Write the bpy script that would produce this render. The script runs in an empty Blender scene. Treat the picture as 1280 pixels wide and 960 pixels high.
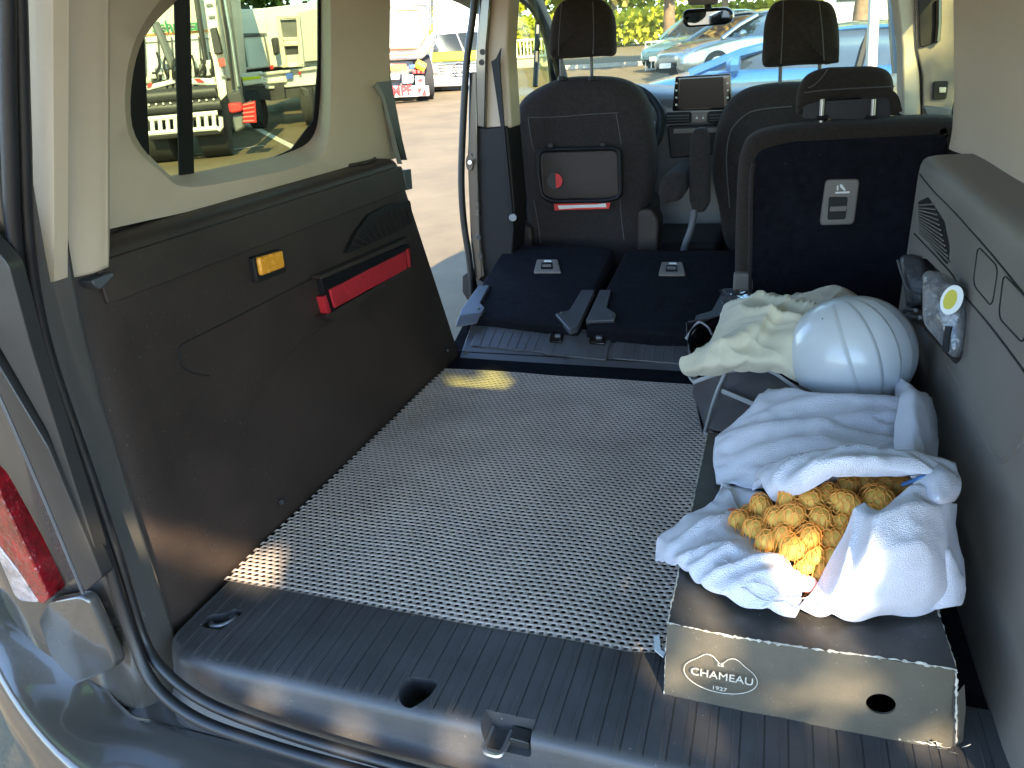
import bpy, bmesh, math, random
from mathutils import Vector, Matrix, noise
random.seed(7)
S = bpy.context.scene
COL = S.collection
# ------------------------------------------------------------------ camera
F_PX = 920.277
CAM = Vector((0, 0, .8))
M = Matrix(((0.94692214, 0.06499827, -0.31482326), (0.314023, -0.39651263, 0.86265131), (-0.06876056, -0.91572537, -0.39587754)))
cam_data = bpy.data.cameras.new('camera'); cam = bpy.data.objects.new('camera', cam_data); COL.objects.link(cam)
cam_data.sensor_width = 36; cam_data.lens = 36 * F_PX / 1280; cam_data.clip_start = .02; cam_data.clip_end = 3000
R = Matrix((M.col[0], -M.col[1], -M.col[2])).transposed()
cam.matrix_world = Matrix.Translation(CAM) @ R.to_4x4()
S.camera = cam
# ------------------------------------------------------------------ light
SUN = Vector((.40, -.72, .56)).normalized()          # towards the sun
sun_d = bpy.data.lights.new('sun', 'SUN'); sun = bpy.data.objects.new('sun', sun_d); COL.objects.link(sun)
sun_d.energy = 2.7; sun_d.angle = math.radians(.5); sun_d.color = (1, .82, .56)
sun.rotation_euler = SUN.to_track_quat('Z', 'Y').to_euler(); sun.location = SUN * 40
W = bpy.data.worlds.new('World'); S.world = W; W.use_nodes = True
nt = W.node_tree; bg = nt.nodes['Background']
sky = nt.nodes.new('ShaderNodeTexSky'); sky.sky_type = 'NISHITA'; sky.sun_disc = False
sky.sun_elevation = math.asin(SUN.z); sky.sun_rotation = math.atan2(SUN.x, SUN.y)
sky.air_density = 1.0; sky.dust_density = .2; sky.ozone_density = 4.0
nt.links.new(sky.outputs[0], bg.inputs[0]); bg.inputs[1].default_value = .15
S.view_settings.view_transform = 'Standard'; S.view_settings.look = 'None'
S.view_settings.gamma = 1; S.view_settings.use_curve_mapping = False
S.view_settings.exposure = 2.95
cy = S.cycles; cy.use_denoising = True; cy.max_bounces = 9; cy.diffuse_bounces = 5; cy.glossy_bounces = 4
cy.transparent_max_bounces = 24; cy.transmission_bounces = 6; cy.caustics_reflective = False; cy.caustics_refractive = False
cy.sample_clamp_indirect = 6

# ------------------------------------------------------------------ points
def ray(u, v): return M @ Vector((u - 640, v - 480, F_PX))
def PX(u, v, x): d = ray(u, v); return CAM + d * ((x - CAM.x) / d.x)
def PY(u, v, y): d = ray(u, v); return CAM + d * ((y - CAM.y) / d.y)
def PZ(u, v, z): d = ray(u, v); return CAM + d * ((z - CAM.z) / d.z)
def PP(u, v, p0, n):
    d = ray(u, v); p0 = Vector(p0); n = Vector(n); return CAM + d * ((p0 - CAM).dot(n) / d.dot(n))
def PD(u, v, dist):
    d = ray(u, v); h = math.hypot(d.x, d.y); return CAM + d * (dist / h)
def gz(x, y): return -.62 + .04 * y - .02 * x          # the tilted car park

# ------------------------------------------------------------------ materials
MATS = {}
def mat(name, col, rough=.5, metal=0, bump=0, bscale=400, var=0, vscale=6, spec=.5, coat=0, sheen=0, trans=0, col2=None, coords='Object', detail=3, dust=0, bdist=.002):
    m = bpy.data.materials.new(name); m.use_nodes = True; n = m.node_tree; b = n.nodes['Principled BSDF']
    b.inputs['Base Color'].default_value = (*col, 1); b.inputs['Roughness'].default_value = rough; b.inputs['Metallic'].default_value = metal
    b.inputs['Specular IOR Level'].default_value = spec; b.inputs['Coat Weight'].default_value = coat; b.inputs['Coat Roughness'].default_value = .06
    b.inputs['Sheen Weight'].default_value = sheen; b.inputs['Transmission Weight'].default_value = trans
    tc = n.nodes.new('ShaderNodeTexCoord')
    if bump:
        t = n.nodes.new('ShaderNodeTexNoise'); t.inputs['Scale'].default_value = bscale; t.inputs['Detail'].default_value = detail
        bp = n.nodes.new('ShaderNodeBump'); bp.inputs['Strength'].default_value = bump; bp.inputs['Distance'].default_value = bdist
        n.links.new(tc.outputs[coords], t.inputs['Vector']); n.links.new(t.outputs['Fac'], bp.inputs['Height']); n.links.new(bp.outputs[0], b.inputs['Normal'])
    if var or col2:
        t = n.nodes.new('ShaderNodeTexNoise'); t.inputs['Scale'].default_value = vscale; t.inputs['Detail'].default_value = 6; t.inputs['Roughness'].default_value = .65
        r = n.nodes.new('ShaderNodeValToRGB'); c2 = col2 or tuple(min(1, c * (1 + var)) for c in col); c1 = col if col2 else tuple(c * (1 - var) for c in col)
        r.color_ramp.elements[0].position = .34; r.color_ramp.elements[1].position = .68
        r.color_ramp.elements[0].color = (*c1, 1); r.color_ramp.elements[1].color = (*c2, 1)
        n.links.new(tc.outputs[coords], t.inputs['Vector']); n.links.new(t.outputs['Fac'], r.inputs[0]); last = r.outputs[0]
        if dust:
            t2 = n.nodes.new('ShaderNodeTexNoise'); t2.inputs['Scale'].default_value = 260; t2.inputs['Detail'].default_value = 2
            r2 = n.nodes.new('ShaderNodeValToRGB'); r2.color_ramp.elements[0].position = .70; r2.color_ramp.elements[1].position = .78
            r2.color_ramp.elements[1].color = (dust, dust, dust, 1); r2.color_ramp.elements[0].color = (0, 0, 0, 1)
            mx = n.nodes.new('ShaderNodeMixRGB'); mx.inputs[2].default_value = (.45, .42, .36, 1)
            n.links.new(tc.outputs[coords], t2.inputs['Vector']); n.links.new(t2.outputs['Fac'], r2.inputs[0]); n.links.new(r2.outputs[0], mx.inputs[0])
            n.links.new(last, mx.inputs[1]); last = mx.outputs[0]
        n.links.new(last, b.inputs['Base Color'])
        rr = n.nodes.new('ShaderNodeMapRange'); rr.inputs[3].default_value = max(.02, rough - .08); rr.inputs[4].default_value = min(1, rough + .1)
        n.links.new(t.outputs['Fac'], rr.inputs[0]); n.links.new(rr.outputs[0], b.inputs['Roughness'])
    MATS[name] = m; return m
def glass(name, tint, gloss=.06):
    m = bpy.data.materials.new(name); m.use_nodes = True; n = m.node_tree; n.nodes.clear()
    o = n.nodes.new('ShaderNodeOutputMaterial'); t = n.nodes.new('ShaderNodeBsdfTransparent'); t.inputs[0].default_value = (*tint, 1)
    g = n.nodes.new('ShaderNodeBsdfGlossy'); g.inputs['Roughness'].default_value = .01; g.inputs[0].default_value = (1, 1, 1, 1)
    mx = n.nodes.new('ShaderNodeMixShader'); lw = n.nodes.new('ShaderNodeLayerWeight'); lw.inputs[0].default_value = .5
    pw = n.nodes.new('ShaderNodeMath'); pw.operation = 'POWER'; pw.inputs[1].default_value = 4
    fr = n.nodes.new('ShaderNodeMath'); fr.operation = 'MULTIPLY_ADD'; fr.inputs[1].default_value = .55; fr.inputs[2].default_value = .03
    n.links.new(lw.outputs['Facing'], pw.inputs[0]); n.links.new(pw.outputs[0], fr.inputs[0])
    n.links.new(fr.outputs[0], mx.inputs[0]); n.links.new(t.outputs[0], mx.inputs[1]); n.links.new(g.outputs[0], mx.inputs[2]); n.links.new(mx.outputs[0], o.inputs[0])
    MATS[name] = m; return m
def leafmat(name, c1, c2, scale=3):
    m = mat(name, c1, .55, col2=c2, vscale=scale, spec=.3); n = m.node_tree; b = n.nodes['Principled BSDF']
    t = n.nodes.new('ShaderNodeBsdfTranslucent'); mx = n.nodes.new('ShaderNodeMixShader'); mx.inputs[0].default_value = .5; o = n.nodes['Material Output']
    src = b.inputs['Base Color'].links[0].from_socket
    n.links.new(src, t.inputs[0]); n.links.new(b.outputs[0], mx.inputs[1]); n.links.new(t.outputs[0], mx.inputs[2]); n.links.new(mx.outputs[0], o.inputs[0])
    return m
mat('panel', (.032, .021, .016), .5, spec=.38, bump=.4, bscale=700, var=.24, vscale=5, dust=.3)
mat('panel_dark', (.009, .008, .008), .55, spec=.3, bump=.25, bscale=900, var=.12, dust=.2)
mat('panel_grey_lit', (.165, .142, .122), .5, bump=.25, bscale=900, var=.1, vscale=4, dust=.4)  # light on the right wall is painted into this grey; small trim shares it
mat('sill', (.050, .048, .049), .40, bump=.2, bscale=700, var=.22, vscale=9, dust=.22)
mat('carpet', (.006, .0065, .009), 1, bump=.9, bscale=700, var=.3, vscale=30, spec=.1, dust=.3)
mat('seat_carpet', (.0085, .0090, .0125), 1, bump=.8, bscale=900, var=.3, vscale=40, spec=.1, dust=.3)
mat('fabric', (.030, .025, .024), .95, bump=.8, bscale=800, var=.22, vscale=90, sheen=.05, spec=.2)
mat('fabric_brown', (.028, .021, .017), .95, bump=.8, bscale=800, var=.22, vscale=90, sheen=.05, spec=.2)
mat('beige', (.48, .375, .27), .75, bump=.2, bscale=600, var=.05, vscale=3)
mat('headliner', (.48, .44, .38), .9, bump=.3, bscale=800, var=.05)
mat('rubber', (.010, .010, .011), .42, bump=.15, bscale=300, var=.2, vscale=12, spec=.5)
mat('black', (.004, .004, .005), .5, spec=.3)
mat('blackgloss', (.008, .008, .009), .12)
mat('screen', (.006, .006, .008), .15, spec=.15)
mat('paint', (.085, .078, .068), .25, metal=.35, coat=1, var=.05, vscale=2)
mat('bumper_black', (.022, .021, .020), .4, bump=.15, bscale=800, var=.15)
mat('steel', (.38, .38, .39), .3, metal=.9)
mat('steel_dark', (.12, .125, .135), .42, metal=.6, var=.1)
mat('bracket', (.10, .103, .112), .45, metal=.5, var=.1)
mat('hinge_lit', (.060, .062, .068), .36, bump=.2, bscale=700, var=.15, vscale=9, dust=.3)  # lighter copy of the sill plastic, light from the door put into its colour
mat('amber', (.80, .33, .03), .25, var=.1, vscale=80, coat=.5)
mat('red_net', (.42, .012, .02), .55, bump=.5, bscale=500, var=.15, vscale=40)
mat('red_lamp', (.19, .003, .007), .15, coat=1, var=.5, vscale=45, bump=1, bscale=70, bdist=.006)
mat('lamp_clear', (.33, .27, .25), .12, coat=1, var=.4, vscale=45, bump=1, bscale=70, bdist=.005)
mat('white_print', (.75, .75, .72), .6)
mat('red_print', (.65, .03, .025), .5)
mat('stitch', (.085, .08, .08), .8)
mat('piping', (.3, .3, .31), .75, bump=.4, bscale=500)
glass('glass_green', (.60, .645, .48)); glass('glass_front', (.93, .96, .86)); glass('glass_side', (.90, .94, .72))
glass('glass_back', (.72, .78, .42))

# ------------------------------------------------------------------ mesh helpers
def link(o, parent):
    COL.objects.link(o)
    if parent is not None:
        o.parent = parent
        pw = parent.location if parent.parent is None else Vector((0, 0, 0))
        if parent.parent is None: o.matrix_parent_inverse = Matrix.Translation(-Vector(parent.location))
    return o
def add(name, verts, faces, m, parent=None, smooth=True, bevel=0, bseg=2, solid=0, sub=0, angle=40, offs=-1):
    me = bpy.data.meshes.new(name); me.from_pydata([tuple(v) for v in verts], [], faces); me.validate(); me.update()
    if smooth:
        for p in me.polygons: p.use_smooth = True
        if angle < 180: me.set_sharp_from_angle(angle=math.radians(angle))
    me.materials.append(MATS[m] if isinstance(m, str) else m)
    o = bpy.data.objects.new(name, me); link(o, parent)
    if solid:
        s = o.modifiers.new('s', 'SOLIDIFY'); s.thickness = solid; s.offset = offs
    if bevel:
        b = o.modifiers.new('b', 'BEVEL'); b.width = bevel; b.segments = bseg; b.limit_method = 'ANGLE'; b.angle_limit = math.radians(35); b.harden_normals = False
    if sub:
        s = o.modifiers.new('u', 'SUBSURF'); s.levels = sub; s.render_levels = sub
    return o
def label(o, text): o['label'] = text; return o
def empty(name, loc, lab, cat, group=None, kind=None):
    o = bpy.data.objects.new(name, None); o.empty_display_size = .1; o.location = loc; COL.objects.link(o)
    o['label'] = lab; o['category'] = cat
    if group: o['group'] = group
    if kind: o['kind'] = kind
    return o
def tag(o, lab, cat, group=None, kind=None):
    o['label'] = lab; o['category'] = cat
    if group: o['group'] = group
    if kind: o['kind'] = kind
    return o
class MB:
    def __init__(s): s.v = []; s.f = []
    def put(s, vs, fs):
        k = len(s.v); s.v += [Vector(v) for v in vs]; s.f += [tuple(i + k for i in f) for f in fs]; return s
    def box(s, a, b, rot=None, at=None):
        x0, y0, z0 = a; x1, y1, z1 = b
        vs = [Vector(p) for p in ((x0, y0, z0), (x1, y0, z0), (x1, y1, z0), (x0, y1, z0), (x0, y0, z1), (x1, y0, z1), (x1, y1, z1), (x0, y1, z1))]
        if rot is not None: vs = [Vector(at) + rot @ (v - Vector(at)) for v in vs]
        return s.put(vs, [(3, 2, 1, 0), (4, 5, 6, 7), (0, 1, 5, 4), (1, 2, 6, 5), (2, 3, 7, 6), (3, 0, 4, 7)])
    def hexa(s, q0, q1):   # two quads
        return s.put(list(q0) + list(q1), [(3, 2, 1, 0), (4, 5, 6, 7), (0, 1, 5, 4), (1, 2, 6, 5), (2, 3, 7, 6), (3, 0, 4, 7)])
    def slab(s, pts, d):
        pts = [Vector(p) for p in pts]; d = Vector(d); n = len(pts)
        return s.put(pts + [p + d for p in pts], [tuple(range(n)), tuple(range(2 * n - 1, n - 1, -1))] + [(i, i + n, (i + 1) % n + n, (i + 1) % n) for i in range(n)])
    def tube(s, pts, r, seg=8, closed=False, flat=1.0, cap=True):
        pts = [Vector(p) for p in pts]; n = len(pts); vs = []; fs = []; up = None
        for i, p in enumerate(pts):
            a = pts[(i - 1) % n] if (closed or i > 0) else p; b = pts[(i + 1) % n] if (closed or i < n - 1) else p
            t = (b - a)
            if t.length < 1e-9: t = Vector((0, 0, 1))
            t.normalize()
            if up is None:
                up = Vector((0, 0, 1)) if abs(t.z) < .9 else Vector((1, 0, 0))
            up = (up - t * up.dot(t))
            if up.length < 1e-6: up = t.orthogonal()
            up.normalize(); w = t.cross(up); rr = r[i] if isinstance(r, (list, tuple)) else r
            for k in range(seg):
                an = 2 * math.pi * k / seg; vs.append(p + up * (math.cos(an) * rr) + w * (math.sin(an) * rr * flat))
        m = n if closed else n - 1
        for i in range(m):
            for k in range(seg):
                fs.append((i * seg + k, i * seg + (k + 1) % seg, ((i + 1) % n) * seg + (k + 1) % seg, ((i + 1) % n) * seg + k))
        if not closed and cap: fs += [tuple(range(seg - 1, -1, -1)), tuple(range((n - 1) * seg, n * seg))]
        return s.put(vs, fs)
    def cyl(s, a, b, r, seg=16, r2=None):
        return s.tube([a, b], [r, r if r2 is None else r2], seg)
    def build(s, name, m, parent=None, **k): return add(name, s.v, s.f, m, parent, **k)
def cr(p0, p1, p2, p3, t):
    return .5 * ((2 * p1) + (-p0 + p2) * t + (2 * p0 - 5 * p1 + 4 * p2 - p3) * t * t + (-p0 + 3 * p1 - 3 * p2 + p3) * t ** 3)
def curve(pts, per=8, closed=False):
    pts = [Vector(p) for p in pts]; n = len(pts); out = []
    g = (lambda i: pts[i % n]) if closed else (lambda i: pts[max(0, min(n - 1, i))])
    for i in range(n if closed else n - 1):
        for k in range(per): out.append(cr(g(i - 1), g(i), g(i + 1), g(i + 2), k / per))
    if not closed: out.append(pts[-1])
    return out
def rounded(pts, r, seg=4):
    """polygon with its corners rounded"""
    pts = [Vector(p) for p in pts]; n = len(pts); out = []
    for i in range(n):
        a, b, c = pts[i - 1], pts[i], pts[(i + 1) % n]; rr = r[i] if isinstance(r, (list, tuple)) else r
        d1 = (a - b); d2 = (c - b); k = min(rr, d1.length * .48, d2.length * .48); p = b + d1.normalized() * k; q = b + d2.normalized() * k
        for j in range(seg + 1):
            t = j / seg; out.append(p * (1 - t) ** 2 + b * 2 * t * (1 - t) + q * t * t)
    return out
def puff(name, pts, n, thick, r, m, parent=None, bulge=0, fine=None, rings=5, noise_amp=0, back=True):
    """upholstered or moulded slab: outline, rounded rim, slightly domed face towards n"""
    pts = [Vector(p) for p in pts]; n = Vector(n).normalized(); N = len(pts); c = sum(pts, Vector()) / N
    area = sum(((pts[i] - c).cross(pts[(i + 1) % N] - c)).dot(n) for i in range(N))
    if area < 0: pts.reverse()
    inw = []
    for i in range(N):
        t = (pts[(i + 1) % N] - pts[i - 1]).normalized(); inw.append(n.cross(t).normalized())
    vs = []; fs = []
    def ring(off, h, f=1.0):
        vs.extend([c + ((p + w * off) - c) * f + n * h for p, w in zip(pts, inw)])
    prof = []
    for k in range(5): a = math.pi / 2 * k / 4; prof.append((r * (1 - math.sin(a)), -thick + r * (1 - math.cos(a)) if False else -thick + r - r * math.cos(a)))
    prof2 = []
    for k in range(5): a = math.pi / 2 * k / 4; prof2.append((r * (1 - math.cos(a)), -r + r * math.sin(a)))
    allr = [(o, h, 1.0) for o, h in prof] + [(o, h, 1.0) for o, h in prof2]
    for j in range(1, rings): f = 1 - j / rings; allr.append((r, bulge * (1 - f * f), f))
    for o, h, f in allr: ring(o, h, f)
    for j in range(len(allr) - 1):
        for i in range(N): fs.append((j * N + i, j * N + (i + 1) % N, (j + 1) * N + (i + 1) % N, (j + 1) * N + i))
    k = len(vs); vs.append(c + n * bulge); L = (len(allr) - 1) * N
    for i in range(N): fs.append((L + i, L + (i + 1) % N, k))
    if back: fs.append(tuple(range(N - 1, -1, -1)))
    if noise_amp: vs = [v + n * (noise.noise(v * 9) * noise_amp) for v in vs]
    return add(name, vs, fs, m, parent, angle=70)
def patch(ctrl, nu, nv, amp=0, freq=8, seed=0, amp2=0, freq2=25):
    """bicubic sheet through a grid of control points -> verts, faces"""
    rows = [[Vector(p) for p in r] for r in ctrl]
    A = []
    for r in rows:
        n = len(r); o = []
        for i in range(nu + 1):
            t = i / nu * (n - 1); k = min(int(t), n - 2); g = lambda q: r[max(0, min(n - 1, q))]
            o.append(cr(g(k - 1), g(k), g(k + 1), g(k + 2), t - k))
        A.append(o)
    n = len(A); vs = []
    for j in range(nv + 1):
        t = j / nv * (n - 1); k = min(int(t), n - 2); g = lambda q: A[max(0, min(n - 1, q))]
        for i in range(nu + 1): vs.append(cr(g(k - 1)[i], g(k)[i], g(k + 1)[i], g(k + 2)[i], t - k))
    fs = [(j * (nu + 1) + i, j * (nu + 1) + i + 1, (j + 1) * (nu + 1) + i + 1, (j + 1) * (nu + 1) + i) for j in range(nv) for i in range(nu)]
    if amp or amp2:
        off = Vector((seed * 13.7, seed * 5.1, seed * 3.3)); out = []
        for v in vs:
            d = Vector((noise.noise(v * freq + off), noise.noise(v * freq + off + Vector((31, 0, 0))), noise.noise(v * freq + off + Vector((0, 57, 0))))) * amp
            q = 1 - abs(noise.noise(v * freq2 + off)) * 2
            out.append(v + d + Vector((0, -.3, 1)) * (q * amp2))
        vs = out
    return vs, fs
def cut(o, cutter):
    """subtract a shape for good: the cutter is deleted"""
    for q in (o, cutter):
        bm = bmesh.new(); bm.from_mesh(q.data); bmesh.ops.remove_doubles(bm, verts=bm.verts, dist=1e-6); bmesh.ops.recalc_face_normals(bm, faces=bm.faces); bm.to_mesh(q.data); bm.free()
    b = o.modifiers.new('cut', 'BOOLEAN'); b.operation = 'DIFFERENCE'; b.object = cutter; b.solver = 'EXACT'
    bpy.context.view_layer.update(); dg = bpy.context.evaluated_depsgraph_get()
    me = bpy.data.meshes.new_from_object(o.evaluated_get(dg)); old = o.data; o.modifiers.clear(); o.data = me; me.name = old.name
    cm = cutter.data; bpy.data.objects.remove(cutter); bpy.data.meshes.remove(cm)
    for p in me.polygons: p.use_smooth = True
    me.set_sharp_from_angle(angle=math.radians(35))
    return o
def text(s, size, origin, right, up, m, name, parent=None, depth=.0006, align='CENTER', sx=1.0, weight=0):
    cu = bpy.data.curves.new(name, 'FONT'); cu.body = s; cu.size = size; cu.align_x = align; cu.align_y = 'CENTER'; cu.extrude = depth; cu.offset = weight
    o = bpy.data.objects.new(name, cu); COL.objects.link(o); bpy.context.view_layer.update()
    me = bpy.data.meshes.new_from_object(o.evaluated_get(bpy.context.evaluated_depsgraph_get())); bpy.data.objects.remove(o); bpy.data.curves.remove(cu)
    r = Vector(right).normalized(); u = Vector(up); u = (u - r * u.dot(r)).normalized(); n = r.cross(u)
    mt = Matrix((r * sx, u, n)).transposed().to_4x4(); mt.translation = Vector(origin); me.transform(mt)
    me.materials.clear(); me.materials.append(MATS[m]); me.name = name
    q = bpy.data.objects.new(name, me); link(q, parent); return q
# ================================================================== the van
van = empty('van', (-.28, 2.0, gz(-.28, 2)), 'van seen through its open tailgate, grey metallic body, dark plastic load bay and beige trim', 'van')
# ---- ground under everything
g = []
gv = []; gf = []
rr = [0, 3, 6, 12, 25, 50, 100, 250, 700, 1600]; na = 48
gv.append((0, 0, gz(0, 0)))
for r_ in rr[1:]:
    for k in range(na):
        a = 2 * math.pi * k / na; x, y = r_ * math.cos(a), r_ * math.sin(a); z = gz(x, y) if r_ <= 50 else gz(x * 50 / r_, y * 50 / r_) + (-.0 if r_ < 90 else -.5)
        gv.append((x, y, z))
for k in range(na): gf.append((0, 1 + k, 1 + (k + 1) % na))
for j in range(len(rr) - 2):
    for k in range(na): gf.append((1 + j * na + k, 1 + (j + 1) * na + k, 1 + (j + 1) * na + (k + 1) % na, 1 + j * na + (k + 1) % na))
gm = mat('asphalt', (.115, .087, .047), .92, bump=1, bscale=90, col2=(.168, .128, .070), vscale=1.3, detail=8)
ground = add('ground', gv, gf, 'asphalt', None); ground['kind'] = 'structure'

# ---- load floor and sill
MB().box((-.90, .82, -.05), (.335, 2.0, -.002)).build('load_floor', 'carpet', van, bevel=.004)
def sill():
    ybk, yfr = .838, .655
    xs = []
    x = -.855
    while x < .33:
        xs += [(x - .0010, 0), (x - .0004, .5), (x + .0008, .5), (x + .0014, 0), (x + .0080, 0), (x + .0085, -.8), (x + .0100, -.8), (x + .0105, 0)]; x += .0285
    prof = [(ybk, -.10, 0), (ybk, .004, 1), (.80, .004, 1), (.74, .004, 1), (.685, .0035, 1), (.664, .003, 1), (.657, .002, 0), (.651, -.001, 0), (.647, -.006, 0), (.644, -.014, 0), (.638, -.04, 0), (.628, -.075, 0), (.616, -.09, 0), (.616, -.14, 0), (ybk, -.14, 0)]
    vs = []; n = len(prof)
    for x, gdp in xs:
        for (y, z, w) in prof:
            c = max(0, (-.80 - x) / .055); yy = y + (.03 * c * c if y < .7 else 0)
            vs.append((x, yy, z + .0017 * gdp * w))
    fs = []
    for i in range(len(xs) - 1):
        for j in range(n): fs.append((i * n + j, i * n + (j + 1) % n, (i + 1) * n + (j + 1) % n, (i + 1) * n + j))
    fs.append(tuple(range(n))); fs.append(tuple(range(len(xs) * n - 1, (len(xs) - 1) * n - 1, -1)))
    o = add('sill_plate', vs, fs, 'sill', van, angle=25)
    # finger pocket, latch recess and lashing-eye recess are real openings
    p = PZ(512, 884, -.005)
    pts = rounded([p + Vector(q) for q in ((-.024, .036, .03), (.026, .040, .03), (.024, .006, .03), (.006, -.016, .03), (-.010, -.014, .03), (-.026, .008, .03))], .014)
    c = MB().slab(pts, (0, .032, -.085)).build('c', 'black'); cut(o, c)
    p = PY(622, 938, .625)
    pts = rounded([p + Vector(q) for q in ((-.038, -.05, .018), (.036, -.05, .018), (.040, -.05, -.02), (-.022, -.05, -.02))], .008)
    c = MB().slab(pts, (0, .10, 0)).build('c', 'black'); cut(o, c)
    p = PZ(279, 775, .004)
    pts = rounded([p + Vector(q) for q in ((-.032, -.022, .02), (.012, -.022, .02), (.022, .026, .02), (.002, .030, .02), (-.012, .012, .02), (-.032, .006, .02))], .008)
    c = MB().slab(pts, (0, 0, -.040)).build('c', 'black'); cut(o, c)
    o.data.materials.clear(); o.data.materials.append(MATS['sill'])
    for q in o.data.polygons: q.material_index = 0
    p = PY(626, 938, .64)
    MB().tube(curve([p + Vector(q) for q in ((-.022, .03, .002), (-.020, -.006, .004), (-.006, -.012, .004), (.004, -.006, .004), (.006, .03, .002))], 5), .0042, 8).build('latch_striker', 'steel', o)
    MB().slab(rounded([p + Vector(q) for q in ((.008, .012, .012), (.036, .012, .010), (.036, .012, -.012), (.008, .012, -.012))], .004), (0, .02, 0)).build('latch_cover', 'bumper_black', o, bevel=.001)
    p = PZ(281, 778, -.004)
    MB().tube(curve([p + Vector(q) for q in ((-.022, -.006, 0), (-.012, -.016, .004), (.006, -.012, .006), (.015, .004, .006), (.010, .016, .001), (-.004, .018, -.004))], 5), .0038, 8).build('lashing_eye', 'steel_dark', o)
    return o
sill()

# ---- side panel with ledge, left wall of the load bay
def side_panel_left():
    zs = [-.06, 0, .06, .14, .24, .34, .44, .52, .56, .585, .598, .606, .610, .612, .613]
    dx = [0] * 9 + [-.001, -.004, -.011, -.022, -.06, -.14]
    vs = []; cols = None
    for z, d in zip(zs, dx):
        yf = 1.705 + (1.955 - 1.705) * max(0, (.6 - z)) / .6 if z < .6 else 1.705
        bow = .012 * max(0, 1 - ((z - .3) / .33) ** 2)
        row = [(-1.0, .655), (-.945, .655), (-.925, .662), (-.905, .675), (-.889, .694), (-.878, .718), (-.872, .745), (-.87, .78)]
        row += [(-.87, .78 + (yf - .03 - .78) * k / 12) for k in range(1, 13)] + [(-.872, yf - .012), (-.882, yf - .003), (-.90, yf), (-1.02, yf)]
        cols = len(row)
        for i, (x, y) in enumerate(row):
            vs.append((x + d + (-bow if 7 <= i <= 20 else 0), y, z))
    fs = [(j * cols + i, j * cols + i + 1, (j + 1) * cols + i + 1, (j + 1) * cols + i) for j in range(len(zs) - 1) for i in range(cols - 1)]
    o = add('side_panel', vs, fs, 'panel', van, angle=60)
    label(o, 'dark brown plastic side panel with amber lamp and red pocket')
    return o
lp = side_panel_left()
XL = -.87
def lslab(name, px, m, parent, proud, thick=None, bev=.0015, r=.006, x=XL, seg=4):
    pts = [PX(u, v, x + proud) for u, v in px]
    return MB().slab(rounded(pts, r, seg), (-(thick or proud + .02), 0, 0)).build(name, m, parent, bevel=bev)
def yz(y, z, x): return Vector((x, y, z))
# upper band of the panel, proud of the field below it
MB().slab(rounded([yz(.755, .532, XL + .0035), yz(1.71, .532, XL + .0035), yz(1.70, .592, XL + .0035), yz(.755, .592, XL + .0035)], .008), (-.025, 0, 0)).build('panel_band', 'panel', lp, bevel=.002)
# lower field with a soft top edge that runs into the pocket
for q_, m_ in ((((228, 452), (223, 436), (240, 424), (300, 394), (360, 363), (398, 344)), 'panel_dark'), (((222, 440), (226, 456), (240, 466), (262, 470)), 'panel_dark'), (((416, 402), (400, 412), (372, 432), (345, 462), (318, 500), (300, 530)), 'panel')):
    pts_ = [PX(u, v, XL - .012 * max(0, 1 - ((PX(u, v, XL).z - .3) / .33) ** 2)) for u, v in q_]; MB().tube(curve(pts_, 6), .0016, 6).build('panel_crease', m_, lp)
# amber lamp
lam = lslab('interior_lamp', [(316, 322), (352, 311), (359, 340), (322, 354)], 'panel_dark', lp, .004, bev=.002)
lslab('lamp_lens', [(324, 322), (354, 313), (357, 334), (328, 345)], 'amber', lam, .011, bev=.003, r=.005)
# pocket with the red net band
pk = lslab('side_pocket', [(401, 347), (512, 304), (516, 331), (413, 396)], 'black', lp, .002, bev=.001)
lslab('pocket_rim', [(404, 395), (414, 391), (512, 334), (516, 338), (415, 401)], 'panel', pk, .008, r=.002)
lslab('net_band', [(413, 362), (507, 314), (509, 336), (419, 385)], 'red_net', pk, .007, bev=.001, r=.002)
lslab('band_edge', [(404, 371), (408, 369), (414, 390), (410, 392)], 'red_net', pk, .006, bev=.0005, r=.001)
lslab('band_edge', [(509, 312), (512, 310), (514, 333), (511, 335)], 'red_net', pk, .006, bev=.0005, r=.001)
lslab('pocket_hood', [(400, 345), (512, 296), (513, 302), (402, 349)], 'panel', pk, .012, r=.001)
# air outlet slots beside the pocket
vg = lslab('air_outlet', [(433, 318), (446, 290), (462, 268), (485, 256), (513, 250), (517, 278), (490, 293)], 'panel_dark', lp, .0015, bev=.0008, r=.01)
for k in range(11):
    t = k / 10; a = (440 + 68 * t, 305 - 22 * t - 26 * math.sin(t * 2.2)); b = (455 + 60 * t, 308 - 27 * t)
    MB().tube([PX(a[0], a[1], XL + .003), PX(b[0], b[1], XL + .003)], .0016, 5).build('slat', 'panel', vg)
# coat hook
hk = MB().slab(rounded([PX(u, v, XL + .006) for u, v in ((113, 327), (125, 323), (127, 336), (115, 340))], .003), (-.03, 0, 0)).build('bag_hook', 'bracket', lp, bevel=.002)
MB().slab(rounded([PX(u, v, XL + .02) for u, v in ((115, 351), (142, 340), (143, 345), (126, 362), (118, 357))], .003), (-.03, 0, 0)).build('hook_tongue', 'bracket', hk, bevel=.002)
MB().cyl(PX(352, 628, XL - .02), PX(352, 628, XL + .004), .006, 12).build('trim_clip', 'panel_dark', lp, bevel=.001)
MB().cyl(PX(560, 438, XL - .02), PX(560, 438, XL + .002), .005, 12).build('trim_clip', 'panel_dark', lp, bevel=.001)
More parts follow.
